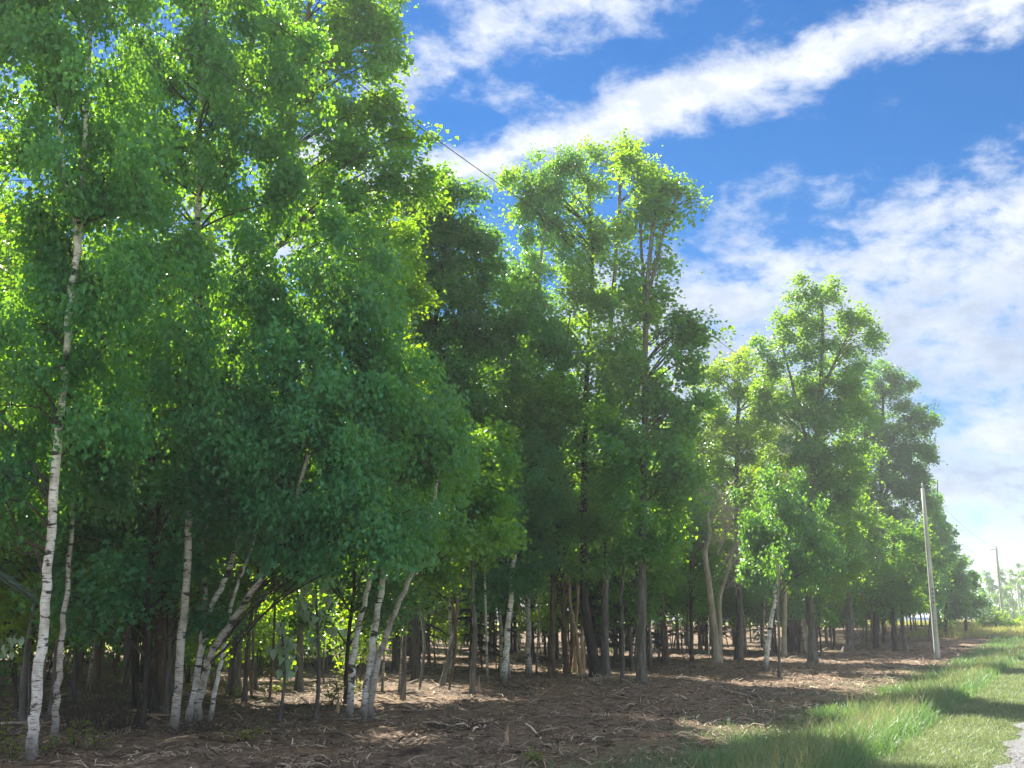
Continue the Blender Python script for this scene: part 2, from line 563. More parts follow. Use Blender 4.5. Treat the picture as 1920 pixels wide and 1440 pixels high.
def build_tree(name, base, stems, lobes, style='maple', barks=('bark_grey',), label=None, cat='tree', group=None,
               seed=1, size=1.0, lai=1.0, dens=1.0, limb=0.030, sides=9, leafmat=None, mains=9):
    """stems: list of (points, base radius, tip radius, attach). lobes: list of (centre, radii). All world coordinates."""
    rs = np.random.default_rng(seed)
    base = np.asarray(base, float)
    root = empty(name, base)
    if label:
        tag(root, label, cat, group)
    Ll, Lw, pr, flat, droop, lm, LAI = STYLE[style]
    lobes = [(np.asarray(c, float) - base, np.asarray(r, float)) for c, r in lobes]
    S = []
    bufs = []
    for i, st_ in enumerate(stems):
        pts, r0, r1 = st_[:3]
        P = catmull([np.asarray(p, float) - base for p in pts], 5)
        n = len(P)
        t = np.linspace(0, 1, n)
        R = r0 + (r1 - r0) * t ** 0.85
        hh = np.linalg.norm(P - P[0], axis=1)
        if P[0][2] < 0.4:
            R = R * (1 + (0.25 if 'birch' in barks[min(i, len(barks) - 1)] else 0.5) * np.exp(-hh / 0.16))
            P[0][2] -= 0.10
        P[1:-1] += rs.normal(0, 0.012, (n - 2, 3)) * np.array((1, 1, 0))
        b = Buf()
        tube(b, P, R, sides if r0 > 0.05 else 6, 0, True, 0.035)
        S.append((P, R))
        bufs.append(b)
    cb = Buf()
    if lobes:
        pads = crown_points(lobes, style, rs, lai, size, dens)
        allP = np.vstack([s[0] for s in S])
        allI = np.concatenate([np.full(len(s[0]), i) for i, s in enumerate(S)])
        allR = np.concatenate([s[1] for s in S])
        hmin = min(p[0][:, 2].min() for p in pads)
        for (p, d, nl, padr), (c, r) in zip(pads, lobes):
            # main limbs into this lobe
            nm = min(mains, max(3, len(p) // 7))
            idx = rs.choice(len(p), nm, replace=False)
            ends = p[idx] * 0.75 + c * 0.25
            paths = []
            for e in ends:
                dist = np.linalg.norm((allP[:, :2] - e[:2]), axis=1)
                want = e[2] - 0.55 * dist - 0.2
                cost = np.abs(allP[:, 2] - want) + 0.35 * dist + np.where(allP[:, 2] > e[2] + 0.1, 3, 0) + np.where(allP[:, 2] < 0.9, 2.0, 0)
                q = int(np.argmin(cost))
                a = allP[q]
                lr = min(limb * (0.5 + 0.25 * np.linalg.norm(e - a)), allR[q] * 0.5, 0.04)
                m1 = a + (e - a) * 0.4 + np.array((0, 0, 0.10 * np.linalg.norm(e - a))) + rs.normal(0, 0.08, 3)
                m2 = a + (e - a) * 0.75 + np.array((0, 0, 0.08 * np.linalg.norm(e - a))) + rs.normal(0, 0.10, 3)
                path = catmull([a, m1, m2, e], 3)
                tube(bufs[allI[q]], path, np.linspace(lr, 0.006, len(path)), 5, 1, False)
                paths.append((path, allI[q]))
            pp = np.vstack([q[0] for q in paths])
            pI = np.concatenate([np.full(len(q[0]), q[1]) for q in paths])
            for e in p:
                qi = int(np.argmin(np.linalg.norm(pp - e, axis=1) + np.where(pp[:, 2] > e[2] + 0.2, 0.5, 0)))
                q = pp[qi]
                mid = (q + e) / 2 + rs.normal(0, 0.06, 3) + np.array((0, 0, 0.05))
                tube(bufs[pI[qi]], [q, e], (0.008, 0.003), 3, 1, False)
            # leaves of the pads
            cnt = rs.poisson(max(2.0, nl) * np.exp(rs.normal(-0.2, 0.65, len(p))))
            C0 = np.repeat(p, cnt, 0)
            D0 = np.repeat(d, cnt, 0)
            tint = np.repeat(rs.uniform(0, 1, len(p)), cnt)
            n = len(C0)
            if n == 0:
                continue
            off = rs.normal(size=(n, 3)) * padr * np.array((1, 1, flat)) * 0.52
            # pads sag outwards like sprays
            rad = np.linalg.norm(off[:, :2], axis=1)
            off[:, 2] -= 0.25 * rad * rad / padr
            C = C0 + off
            yaw = rs.uniform(0, 2 * PI, n)
            T = np.stack([np.cos(yaw), np.sin(yaw), np.zeros(n)], 1) * (1 - 0.55 * droop) + D0 * 0.35
            T[:, 2] -= droop * rs.uniform(0.4, 1.4, n) + 0.15
            pn = rs.normal(0, 0.45, (len(p), 3)) + np.array((0, 0, 0.9 - 0.45 * droop)) + d * 0.55
            N = np.repeat(pn, cnt, 0) + rs.normal(0, 0.30 + 0.2 * droop, (n, 3))
            sc_ = size * rs.uniform(0.5, 1.38, n)
            leaves(cb, C, T, N, Ll * sc_, Lw * sc_, np.clip(0.65 * tint + 0.35 * rs.uniform(0, 1, n), 0, 1))
    for i, b in enumerate(bufs):
        bk = barks[min(i, len(barks) - 1)]
        build(b, 'trunk', [M[bk], M['bark_twig']], root, True)
    if lobes:
        build(cb, 'crown', M[leafmat or lm], root)
    return root


def px_tree(name, label, bpx, stems, lobes, **kw):
    """a tree given by its base pixel on the ground, stem paths and crown lobes seen at that distance"""
    g = gnd(*bpx)
    d = g[1]
    k = d / F
    st_ = []
    for s in stems:
        pts, w0, w1 = s[:3]
        off = s[3] if len(s) > 3 else 0.0
        off1 = s[4] if len(s) > 4 else off
        Q = []
        for i, p in enumerate(pts):
            o = off + (off1 - off) * i / max(1, len(pts) - 1)
            Q.append(at(p[0], p[1], d + o))
        if abs(pts[0][1] - bpx[1]) < 60:
            x, y = Q[0][0], Q[0][1]
            Q[0][2] = min(Q[0][2], float(hgt(x, y)))
        st_.append((Q, w0 * k / 2, w1 * k / 2))
    lb = []
    for l in lobes:
        x, y, rx, ry = l[:4]
        off = l[4] if len(l) > 4 else 0.0
        rx, ry = rx * k, ry * k
        lb.append((at(x, y, d + off), (rx * 1.16, min(max(rx, 0.7 * ry), 1.9), ry * 1.20)))
    return build_tree(name, g, st_, lb, label=label, **kw)


# ------------------------------------------------------------------ ground, road
def make_ground():
    def axis(lo, hi, near0, near1, step):
        a = list(np.arange(near0, near1 + 1e-6, step))
        v, s_ = near1, step
        while v < hi:
            s_ *= 1.18
            v += s_
            a.append(v)
        v, s_ = near0, step
        b = []
        while v > lo:
            s_ *= 1.18
            v -= s_
            b.append(v)
        return np.array(b[::-1] + a)
    S = axis(-1500, 3000, 6, 70, 0.26)
    Wd = axis(-1500, 3000, 0, 24, 0.20)
    s, w = np.meshgrid(S, Wd, indexing='ij')
    x, y = sw(s, w)
    z = hgt(x, y)
    b = Buf()
    ns, nw = s.shape
    i = np.arange(ns - 1)[:, None] * nw
    j = np.arange(nw - 1)[None, :]
    f = np.stack([i + j, i + nw + j, i + nw + j + 1, i + j + 1], -1).reshape(-1, 4)
    b.add(np.stack([x, y, z], -1), f)
    o = build(b, 'ground', M['ground'], None, True)
    edge = 3.15 + 0.30 * np.sin(0.9 * s) + 0.3 * np.sin(2.3 * s + 1) + 0.03 * np.maximum(0, s - 30)
    g = 1 - sstep(-0.5, 0.9, w - edge)
    fld = np.maximum(sstep(50, 54, w), sstep(128, 140, s) * sstep(2, 3, w) + 0 * w)
    fld = np.maximum(fld, sstep(-7, -12, w))
    for nm, v in (('grass', g), ('field', np.clip(fld, 0, 1))):
        a = o.data.attributes.new(nm, 'FLOAT', 'POINT')
        a.data.foreach_set('value', v.astype(np.float32).ravel())
    tag(o, kind='structure')
    # gravel road, a sheet just above the ground with a ragged edge
    b = Buf()
    S = np.concatenate([np.arange(-40, 60, 0.25), np.arange(60, 400, 2.0)])
    e = -0.06 + 0.07 * np.sin(1.9 * S) + 0.06 * np.sin(4.3 * S + 1) + 0.03 * np.sin(11 * S)
    cols_ = np.array([0.0, -0.5, -1.5, -3.0, -4.5, -6.0])
    V = []
    for q, c in enumerate(cols_):
        x, y = sw(S, e + c)
        cr = 0.012 + 0.05 * (1 - ((c + 3) / 3) ** 2)
        V.append(np.stack([x, y, hgt(x, y) + cr], 1))
    V = np.stack(V, 1)
    n, k = V.shape[:2]
    i = np.arange(n - 1)[:, None] * k
    j = np.arange(k - 1)[None, :]
    f = np.stack([i + j, i + j + 1, i + k + j + 1, i + k + j], -1).reshape(-1, 4)
    b.add(V.reshape(-1, 3), f)
    tag(build(b, 'road', M['gravel'], None, True), kind='structure')


make_ground()

# ------------------------------------------------------------------ the front trees, each from its place in the photograph
px_tree('birch_tree', 'tall white birch with bright forked trunk nearest the camera at the left', (58, 1425),
        [([(58, 1425), (66, 1330), (76, 1240), (88, 1100), (100, 930), (112, 780), (122, 680), (133, 560), (145, 480)], 20, 13),
         ([(145, 480), (140, 420), (118, 310), (108, 200)], 14, 6, 0, -0.2),
         ([(145, 480), (154, 360), (161, 220), (172, 60), (180, -120)], 14, 5, 0, 0.3)],
        [(150, -80, 170, 150), (110, 130, 175, 150), (40, 330, 130, 130), (225, 330, 110, 130), (140, 480, 120, 90, 0.6), (40, 560, 110, 110), (210, 560, 105, 120),
         (60, 740, 110, 100), (190, 760, 80, 80, .5), (30, -40, 150, 140), (100, 880, 90, 60, .7), (20, 900, 80, 60, .3), (50, 990, 60, 40, .8)],
        style='birch', barks=('bark_birch',), seed=11)
px_tree('birch_tree', 'thin grey birch stem just right of the big white birch', (100, 1395),
        [([(100, 1395), (108, 1290), (116, 1200), (126, 1090), (133, 990), (150, 820), (160, 700)], 13, 5)],
        [(150, 800, 80, 90), (190, 900, 60, 60)], style='birch', barks=('bark_birch_dull',), seed=12)
px_tree('birch_tree', 'tall straight birch with peeling trunk showing white through the leaves', (325, 1375),
        [([(325, 1375), (338, 1220), (350, 1060), (358, 900), (366, 720), (369, 560), (371, 400), (374, 250), (384, 60), (395, -150)], 16, 8)],
        [(400, -60, 190, 150), (480, 130, 150, 130, .5), (290, 120, 120, 120, .4), (250, 330, 110, 110, .6), (470, 330, 130, 110, .6), (380, 300, 90, 90, 1.3), (290, 520, 100, 110, .6), (460, 520, 110, 100, .7),
         (330, 700, 120, 80, -.9), (270, 850, 90, 70, .8), (360, 490, 50, 40, -.9), (350, 620, 70, 50, -1.0), (390, 150, 60, 60, -.8), (370, 800, 60, 40, -.8)],
        style='birch', barks=('bark_birch_dull',), seed=13, size=1.08)  # dull bark colour stands in for the shade on this trunk
px_tree('birch_clump', 'clump of birch stems leaning right under the bulging green crown', (368, 1362),
        [([(368, 1362), (385, 1260), (402, 1215), (435, 1165), (470, 1115), (508, 1060), (530, 1010), (548, 960), (580, 850)], 14.5, 6, 0, -1.2),
         ([(352, 1352), (372, 1250), (388, 1160), (420, 1090), (446, 1015), (468, 940), (500, 850), (540, 720), (560, 600)], 13, 6, .3, .2),
         ([(392, 1345), (412, 1255), (425, 1180), (440, 1110), (462, 1050), (485, 980)], 9, 5, .1, .6),
         ([(385, 1200), (384, 1110), (380, 1030), (390, 960)], 11, 5, .2, .4)],
        [(590, 620, 150, 130), (500, 700, 130, 110, -.3), (640, 780, 140, 120, -.5), (540, 860, 130, 100, -.8), (690, 930, 105, 90, -.8), (590, 960, 100, 80, -1.0), (700, 700, 110, 110),
         (640, 520, 110, 110, .3), (480, 900, 90, 70, -.4), (750, 1000, 60, 40, -.9), (430, 760, 90, 90, -.2), (470, 990, 60, 40, -.2), (560, 1030, 55, 35, -.5), (640, 1030, 55, 35, -.7)],
        style='birch', barks=('bark_birch_dull', 'bark_birch', 'bark_birch', 'bark_birch_dull'), seed=14, size=1.08, limb=0.015)
px_tree('maple_tree', 'very tall maple whose dark crown tip reaches into the blue sky', (440, 1305),
        [([(440, 1305), (446, 1150), (460, 900), (490, 600), (530, 300), (570, 80), (600, -150)], 24, 8)],
        [(590, -40, 150, 110), (680, 40, 80, 65), (728, 95, 42, 45), (640, 120, 90, 80), (700, 210, 75, 60), (600, 250, 110, 90), (755, 270, 48, 55), (690, 330, 100, 75), (520, 120, 120, 110, 1),
         (770, 360, 50, 55), (610, 400, 100, 70, 1.2), (720, 440, 70, 60, 1.2)],
        style='maple', barks=('bark_grey',), seed=15, lai=0.95)
px_tree('maple_tree', 'sunlit yellow green maple glowing above the leaning birch clump', (560, 1296),
        [([(560, 1296), (566, 1150), (590, 900), (630, 650), (660, 480), (670, 380)], 14, 5)],
        [(650, 385, 70, 50), (705, 430, 60, 50), (620, 450, 70, 55), (745, 490, 50, 55), (690, 510, 75, 60), (640, 560, 60, 50), (740, 580, 55, 60), (760, 680, 45, 60), (560, 380, 60, 50)],
        style='yellow', barks=('bark_grey',), seed=42, lai=.75)
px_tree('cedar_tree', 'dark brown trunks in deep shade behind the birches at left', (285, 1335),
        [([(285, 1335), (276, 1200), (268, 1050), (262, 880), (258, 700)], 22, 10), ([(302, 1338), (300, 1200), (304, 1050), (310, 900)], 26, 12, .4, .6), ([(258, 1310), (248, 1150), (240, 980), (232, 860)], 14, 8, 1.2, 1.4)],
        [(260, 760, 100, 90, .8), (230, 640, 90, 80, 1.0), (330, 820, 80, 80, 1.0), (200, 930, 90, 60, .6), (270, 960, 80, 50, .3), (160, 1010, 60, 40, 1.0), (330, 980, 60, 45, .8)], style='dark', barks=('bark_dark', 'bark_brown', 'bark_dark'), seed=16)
px_tree('birch_clump', 'white birch with three stems splayed apart, the right one brownish', (684, 1352),
        [([(684, 1352), (688, 1290), (697, 1220), (707, 1150), (718, 1090), (722, 1045), (735, 960), (742, 850)], 15, 8),
         ([(655, 1335), (660, 1260), (668, 1200), (684, 1120), (698, 1070), (708, 1020), (715, 940)], 13, 7, .5, .8),
         ([(694, 1322), (706, 1250), (722, 1200), (745, 1140), (768, 1085), (788, 1040), (806, 980), (820, 900)], 13, 6, 0, -.5)],
        [(760, 900, 110, 90, -.3), (700, 1010, 70, 45, -.2), (790, 1000, 60, 40, -.4), (740, 780, 90, 90, .3), (800, 800, 80, 90, .4)],
        style='birch', barks=('bark_birch', 'bark_birch', 'bark_birch_dull'), seed=17, size=1.05)
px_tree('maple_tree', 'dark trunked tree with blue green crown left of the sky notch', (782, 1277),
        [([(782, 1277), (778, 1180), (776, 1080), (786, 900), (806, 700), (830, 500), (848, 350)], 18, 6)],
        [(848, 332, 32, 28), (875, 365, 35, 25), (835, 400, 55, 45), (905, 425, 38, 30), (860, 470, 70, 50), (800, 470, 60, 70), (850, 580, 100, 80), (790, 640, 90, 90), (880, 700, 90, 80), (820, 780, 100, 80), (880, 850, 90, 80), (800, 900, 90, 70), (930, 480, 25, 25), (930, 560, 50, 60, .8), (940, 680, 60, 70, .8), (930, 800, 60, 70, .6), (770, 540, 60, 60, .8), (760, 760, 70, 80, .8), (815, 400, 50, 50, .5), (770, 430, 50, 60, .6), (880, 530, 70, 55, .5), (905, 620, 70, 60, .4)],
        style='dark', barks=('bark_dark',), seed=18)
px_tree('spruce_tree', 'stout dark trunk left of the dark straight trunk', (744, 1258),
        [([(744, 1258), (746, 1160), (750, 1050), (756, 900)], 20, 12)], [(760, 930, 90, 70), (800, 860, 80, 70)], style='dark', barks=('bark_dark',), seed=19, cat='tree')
px_tree('birch_tree', 'slim grey sapling curving right beside the dark trunks', (828, 1288),
        [([(828, 1288), (842, 1230), (853, 1180), (861, 1120), (868, 1060), (880, 960)], 9, 4)], [(885, 960, 60, 60), (850, 1020, 50, 35)], style='birch', barks=('bark_grey',), seed=20, size=1.2)
px_tree('maple_tree', 'grey trunk with pale splintered stub at its foot', (885, 1302),
        [([(885, 1302), (888, 1240), (890, 1180), (886, 1120), (885, 1050), (880, 950), (885, 850)], 11, 6)],
        [(890, 1000, 80, 45), (860, 940, 80, 60, .3), (920, 930, 70, 60, .5), (900, 850, 80, 60, .6)], style='maple', barks=('bark_grey',), seed=21)
px_tree('birch_tree', 'bright white birch with snapped top and a small leafy tuft', (945, 1278),
        [([(945, 1278), (950, 1210), (956, 1140), (962, 1060), (968, 990), (969, 965)], 12.5, 7)],
        [(964, 955, 20, 18), (950, 1000, 22, 14), (980, 1075, 18, 12)], style='birch', barks=('bark_birch',), seed=22, size=1.25, lai=.7)
px_tree('birch_tree', 'tall narrow birch with white upper trunk and drooping column of leaves', (992, 1270),
        [([(992, 1270), (990, 1150), (990, 1050), (988, 900), (992, 740), (1000, 640), (1008, 540), (1022, 430), (1045, 290)], 11, 5)],
        [(1048, 305, 38, 40), (1025, 350, 50, 40), (1010, 430, 45, 50), (1000, 530, 50, 60), (985, 620, 60, 60), (1030, 640, 55, 70), (975, 740, 65, 70), (1030, 780, 60, 70), (985, 850, 70, 60), (960, 520, 40, 40)],
        style='birch', barks=('bark_birch_dull',), seed=23, size=1.25, lai=.95)
px_tree('cedar_clump', 'cluster of split brown cedar stems catching light', (1075, 1262),
        [([(1062, 1255), (1058, 1180), (1056, 1090), (1060, 980)], 11, 6), ([(1078, 1260), (1080, 1180), (1084, 1090), (1086, 1000)], 9, 5, .4, .6), ([(1088, 1255), (1080, 1190), (1068, 1130), (1066, 1060)], 9, 5, -.3, .3),
         ([(1070, 1258), (1072, 1170), (1068, 1080), (1070, 1000)], 7, 4, .6, .8), ([(1094, 1256), (1092, 1200), (1096, 1120), (1100, 1050)], 7, 4, .2, .2)],
        [(1070, 980, 60, 40), (1040, 940, 60, 50)], style='dark', barks=('bark_brown', 'wood_split', 'wood_split', 'bark_brown', 'wood_split'), seed=24)
px_tree('maple_tree', 'big two stemmed maple with dark leaning left trunk', (1125, 1268),
        [([(1118, 1266), (1108, 1210), (1098, 1140), (1094, 1050), (1096, 900), (1100, 700), (1110, 500), (1102, 330)], 22, 6),
         ([(1136, 1266), (1134, 1180), (1136, 1080), (1142, 950), (1138, 760), (1150, 540), (1162, 380), (1160, 290)], 17, 6, .3, .6)],
        [(1155, 290, 48, 28), (1105, 290, 28, 22), (1135, 335, 55, 35), (975, 325, 38, 18), (1010, 370, 45, 25), (1205, 315, 28, 25), (985, 395, 40, 22), (1080, 400, 45, 40), (1140, 440, 50, 40), (1060, 470, 60, 45), (1120, 530, 70, 45), (1170, 580, 60, 50),
         (1080, 600, 80, 60), (1140, 680, 80, 70), (1090, 790, 80, 60), (1150, 850, 80, 70), (1080, 920, 80, 60), (1130, 1000, 70, 45)],
        style='maple', barks=('bark_dark', 'bark_grey'), seed=25)
px_tree('sapling', 'thin pale stem between the two stemmed maple and the stout grey trunk', (1168, 1277),
        [([(1168, 1277), (1167, 1200), (1166, 1120), (1170, 1030)], 7, 4)], [(1172, 1030, 40, 35)], style='maple', barks=('bark_grey',), seed=26, lai=.8)
px_tree('maple_tree', 'tallest maple with open airy crown top and stout straight grey trunk', (1202, 1283),
        [([(1202, 1283), (1204, 1200), (1204, 1100), (1206, 950), (1209, 780), (1211, 620), (1216, 500), (1226, 420), (1238, 360)], 20, 6),
         ([(1211, 620), (1206, 520), (1200, 420), (1195, 320)], 9, 4, 0, .4), ([(1214, 560), (1236, 470), (1256, 400), (1275, 365)], 8, 4, 0, -.3)],
        [(1195, 310, 40, 28), (1240, 340, 38, 26), (1280, 362, 32, 20), (1308, 380, 16, 9), (1225, 400, 42, 26), (1190, 400, 40, 30), (1262, 410, 24, 13), (1238, 480, 26, 26), (1180, 500, 40, 35), (1245, 550, 25, 30),
         (1165, 640, 60, 50), (1250, 620, 45, 40), (1300, 600, 35, 25), (1335, 628, 20, 9), (1280, 670, 50, 40), (1200, 720, 70, 60), (1260, 760, 60, 55), (1180, 820, 80, 65), (1250, 860, 70, 60), (1190, 930, 85, 60), (1250, 970, 60, 55), (1200, 1030, 60, 40)],
        style='maple', barks=('bark_grey',), seed=27)
px_tree('maple_tree', 'brown sunlit trunk leaning slightly left right of the stout grey trunk', (1249, 1243),
        [([(1249, 1243), (1246, 1200), (1241, 1140), (1238, 1080), (1240, 980)], 14, 8)], [(1260, 1010, 55, 40), (1265, 930, 45, 50, .8), (1230, 950, 60, 50)], style='maple', barks=('bark_brown',), seed=28)
px_tree('maple_tree', 'yellow green sunlit maple between the two tallest crowns', (1385, 1238),
        [([(1385, 1238), (1386, 1100), (1380, 950), (1384, 800), (1386, 670)], 14, 5)],
        [(1385, 672, 28, 28), (1372, 715, 42, 32), (1420, 730, 36, 35), (1340, 760, 45, 35), (1390, 790, 55, 40), (1325, 840, 50, 42), (1380, 870, 60, 45), (1330, 930, 55, 45), (1400, 950, 50, 45), (1300, 780, 35, 35), (1440, 870, 40, 60, .8), (1430, 780, 30, 40, .6), (1310, 700, 25, 30, .5), (1440, 960, 40, 50, .8), (1350, 1010, 60, 40, .8), (1410, 690, 30, 30), (1350, 700, 34, 30, .3), (1440, 730, 30, 35, .5), (1355, 820, 60, 50, -.4), (1300, 880, 45, 55), (1420, 830, 45, 45, -.4), (1280, 830, 40, 50, .5)],
        style='yellow', barks=('bark_grey',), seed=29, lai=.72)
px_tree('maple_tree', 'tall maple standing alone against the clouds with rounded green crown', (1524, 1243),
        [([(1524, 1243), (1520, 1170), (1518, 1060), (1524, 900), (1536, 760), (1542, 650), (1540, 560)], 17, 5), ([(1524, 880), (1500, 780), (1480, 700), (1465, 640)], 8, 3, 0, .3), ([(1538, 740), (1570, 670), (1600, 610)], 8, 3, 0, -.3)],
        [(1505, 545, 36, 26), (1560, 545, 36, 24), (1525, 590, 55, 34), (1590, 590, 38, 28), (1625, 618, 26, 20), (1465, 615, 38, 28), (1540, 640, 62, 36), (1610, 655, 30, 22), (1450, 665, 28, 24), (1490, 690, 50, 30), (1560, 710, 60, 35),
         (1500, 760, 45, 42), (1565, 790, 55, 45), (1510, 840, 50, 45), (1570, 880, 55, 50), (1500, 930, 55, 50), (1560, 980, 60, 55), (1500, 1040, 60, 45), (1570, 1070, 55, 45), (1600, 740, 35, 40, .5), (1610, 830, 40, 50, .6), (1540, 760, 45, 45, .3), (1460, 760, 40, 45, .6), (1600, 920, 45, 50, .4)],
        style='maple', barks=('bark_grey',), seed=30)
px_tree('maple_tree', 'sunlit yellow green maple in front of the lone tall crown', (1478, 1222),
        [([(1478, 1222), (1480, 1100), (1486, 950), (1495, 800)], 12, 5)], [(1500, 735, 40, 45), (1475, 800, 36, 42), (1520, 830, 36, 42), (1490, 890, 42, 40), (1440, 830, 32, 36), (1460, 1000, 50, 40), (1530, 900, 40, 45), (1510, 960, 45, 45)],
        style='yellow', barks=('bark_brown',), seed=31)
px_tree('birch_tree', 'leaning white birch with soft low crown beside the broken cedar stump', (1434, 1258),
        [([(1434, 1258), (1441, 1200), (1450, 1140), (1458, 1080), (1468, 1010), (1478, 930)], 9.5, 4)],
        [(1450, 960, 75, 60), (1432, 1035, 42, 36), (1490, 1020, 60, 55, -.3), (1440, 1080, 60, 30), (1530, 1060, 50, 40)], style='birch', barks=('bark_birch',), seed=32, size=1.5, leafmat='leaf_dark')
px_tree('sapling', 'thin grey stem right of the leaning white birch', (1461, 1268),
        [([(1461, 1268), (1460, 1200), (1459, 1140), (1463, 1060)], 6, 3)], [(1465, 1050, 26, 20, 1.0)], style='birch', barks=('bark_grey',), seed=33, lai=.6, size=1.5)
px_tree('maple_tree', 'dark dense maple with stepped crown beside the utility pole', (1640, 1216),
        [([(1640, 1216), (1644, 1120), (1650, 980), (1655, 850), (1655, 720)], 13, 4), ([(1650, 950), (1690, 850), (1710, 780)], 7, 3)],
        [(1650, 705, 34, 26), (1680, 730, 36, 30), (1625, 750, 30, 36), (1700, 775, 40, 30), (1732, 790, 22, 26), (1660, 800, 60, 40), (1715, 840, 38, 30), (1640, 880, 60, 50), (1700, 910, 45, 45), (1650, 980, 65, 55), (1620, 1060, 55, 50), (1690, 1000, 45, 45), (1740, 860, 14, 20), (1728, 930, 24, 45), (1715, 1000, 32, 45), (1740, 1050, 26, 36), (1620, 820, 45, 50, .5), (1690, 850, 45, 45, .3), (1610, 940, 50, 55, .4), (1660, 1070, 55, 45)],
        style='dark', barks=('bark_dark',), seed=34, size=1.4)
px_tree('maple_tree', 'broad trunked tree left of the thin pair near the pole', (1591, 1222),
        [([(1591, 1222), (1592, 1170), (1590, 1110), (1592, 1000)], 20, 12)], [(1600, 1040, 60, 45), (1620, 980, 55, 45), (1580, 1100, 50, 30)], style='maple', barks=('bark_grey',), seed=35, size=1.2)
px_tree('maple_tree', 'slender tree standing against the bright gap in the wood', (1633, 1222),
        [([(1633, 1222), (1634, 1170), (1634, 1120), (1640, 1060)], 5, 3)], [(1636, 1095, 38, 28), (1655, 1070, 36, 30)], style='maple', barks=('bark_brown',), seed=36, size=1.2)
px_tree('maple_tree', 'dark trunk under low boughs left of the utility pole', (1679, 1222),
        [([(1679, 1222), (1674, 1170), (1672, 1110), (1676, 1020)], 9, 5)], [(1680, 1080, 45, 40), (1700, 1030, 45, 45), (1665, 1120, 40, 22)], style='maple', barks=('bark_dark',), seed=37, size=1.25)
px_tree('maple_tree', 'pale grey trunk nearest the utility pole', (1698, 1222),
        [([(1698, 1222), (1694, 1180), (1690, 1130), (1695, 1060)], 7, 4)], [(1702, 1100, 32, 40), (1720, 1050, 28, 40)], style='maple', barks=('bark_grey',), seed=38, size=1.25)
px_tree('birch_tree', 'slim tree with wispy top right behind the utility pole', (1742, 1202),
        [([(1742, 1202), (1748, 1100), (1754, 1000), (1758, 900)], 5, 2)], [(1756, 950, 12, 40), (1752, 1010, 22, 40), (1765, 1050, 28, 38), (1750, 1090, 34, 38), (1748, 960, 16, 40), (1772, 1010, 18, 30)], style='birch', barks=('bark_grey',), seed=39, size=2.2, lai=.9)
px_tree('maple_tree', 'low dark tree where the wood thins beyond the pole', (1772, 1194),
        [([(1772, 1194), (1775, 1120), (1780, 1040)], 7, 3)], [(1780, 1050, 25, 30), (1775, 1095, 32, 32), (1790, 1110, 28, 34), (1765, 1140, 30, 24), (1800, 1080, 18, 24), (1790, 1145, 26, 20)], style='dark', barks=('bark_dark',), seed=40, size=1.7)
px_tree('oak_tree', 'small round dark tree at the far end of the wood by the sunlit grass', (1811, 1190),
        [([(1811, 1190), (1811, 1160), (1812, 1110)], 7, 3)], [(1812, 1085, 24, 26), (1800, 1120, 26, 26), (1832, 1115, 22, 28), (1815, 1140, 34, 20)], style='dark', barks=('bark_dark',), seed=41, size=2.0)


# ------------------------------------------------------------------ bare and broken wood
def twig_rec(buf, p, d, L, r, depth, rs, curl=0.35, slot=0):
    n = 6
    P = [np.array(p)]
    d = np.array(d) / np.linalg.norm(d)
    for i in range(n):
        d = d + rs.normal(0, curl * 0.5, 3) + np.array((0, 0, 0.05))
        d /= np.linalg.norm(d)
        P.append(P[-1] + d * L / n)
    tube(buf, P, np.linspace(r, r * 0.45, n + 1), 5 if depth > 1 else 3, slot, False)
    if depth > 0:
        for i in range(2, n + 1):
            for _ in range(2 if depth > 1 else 1):
                dd = d + rs.normal(0, 0.75, 3)
                twig_rec(buf, P[i], dd, L * rs.uniform(0.45, 0.75), r * 0.6, depth - 1, rs, curl * 1.25, slot)


def dead_tree(name, label, bpx, path, w0, w1, boughs, seed):
    rs = np.random.default_rng(seed)
    g = gnd(*bpx)
    d = g[1]
    k = d / F
    root = tag(empty(name, g), label, 'dead tree')
    b = Buf()
    for pth, a0, a1 in path:
        P = catmull([at(x, y, d) - g for x, y in pth], 5)
        if abs(pth[0][1] - bpx[1]) < 12:
            P[0][2] = -0.1
        R = np.linspace(a0, a1, len(P)) * k / 2
        R[:2] *= (1.4, 1.15)
        tube(b, P, R, 9, 0, True, 0.06)
    build(b, 'trunk', M['wood_dead'], root, True)
    b = Buf()
    for x, y, dx, dy, L, r in boughs:
        dirv = np.array((dx, rs.uniform(-.4, .4), dy))
        twig_rec(b, at(x, y, d) - g, dirv, L * 1.15, r * 1.5, 2, rs)
    build(b, 'bare_twig_tangle', M['wood_dead'], root, True)
    return root


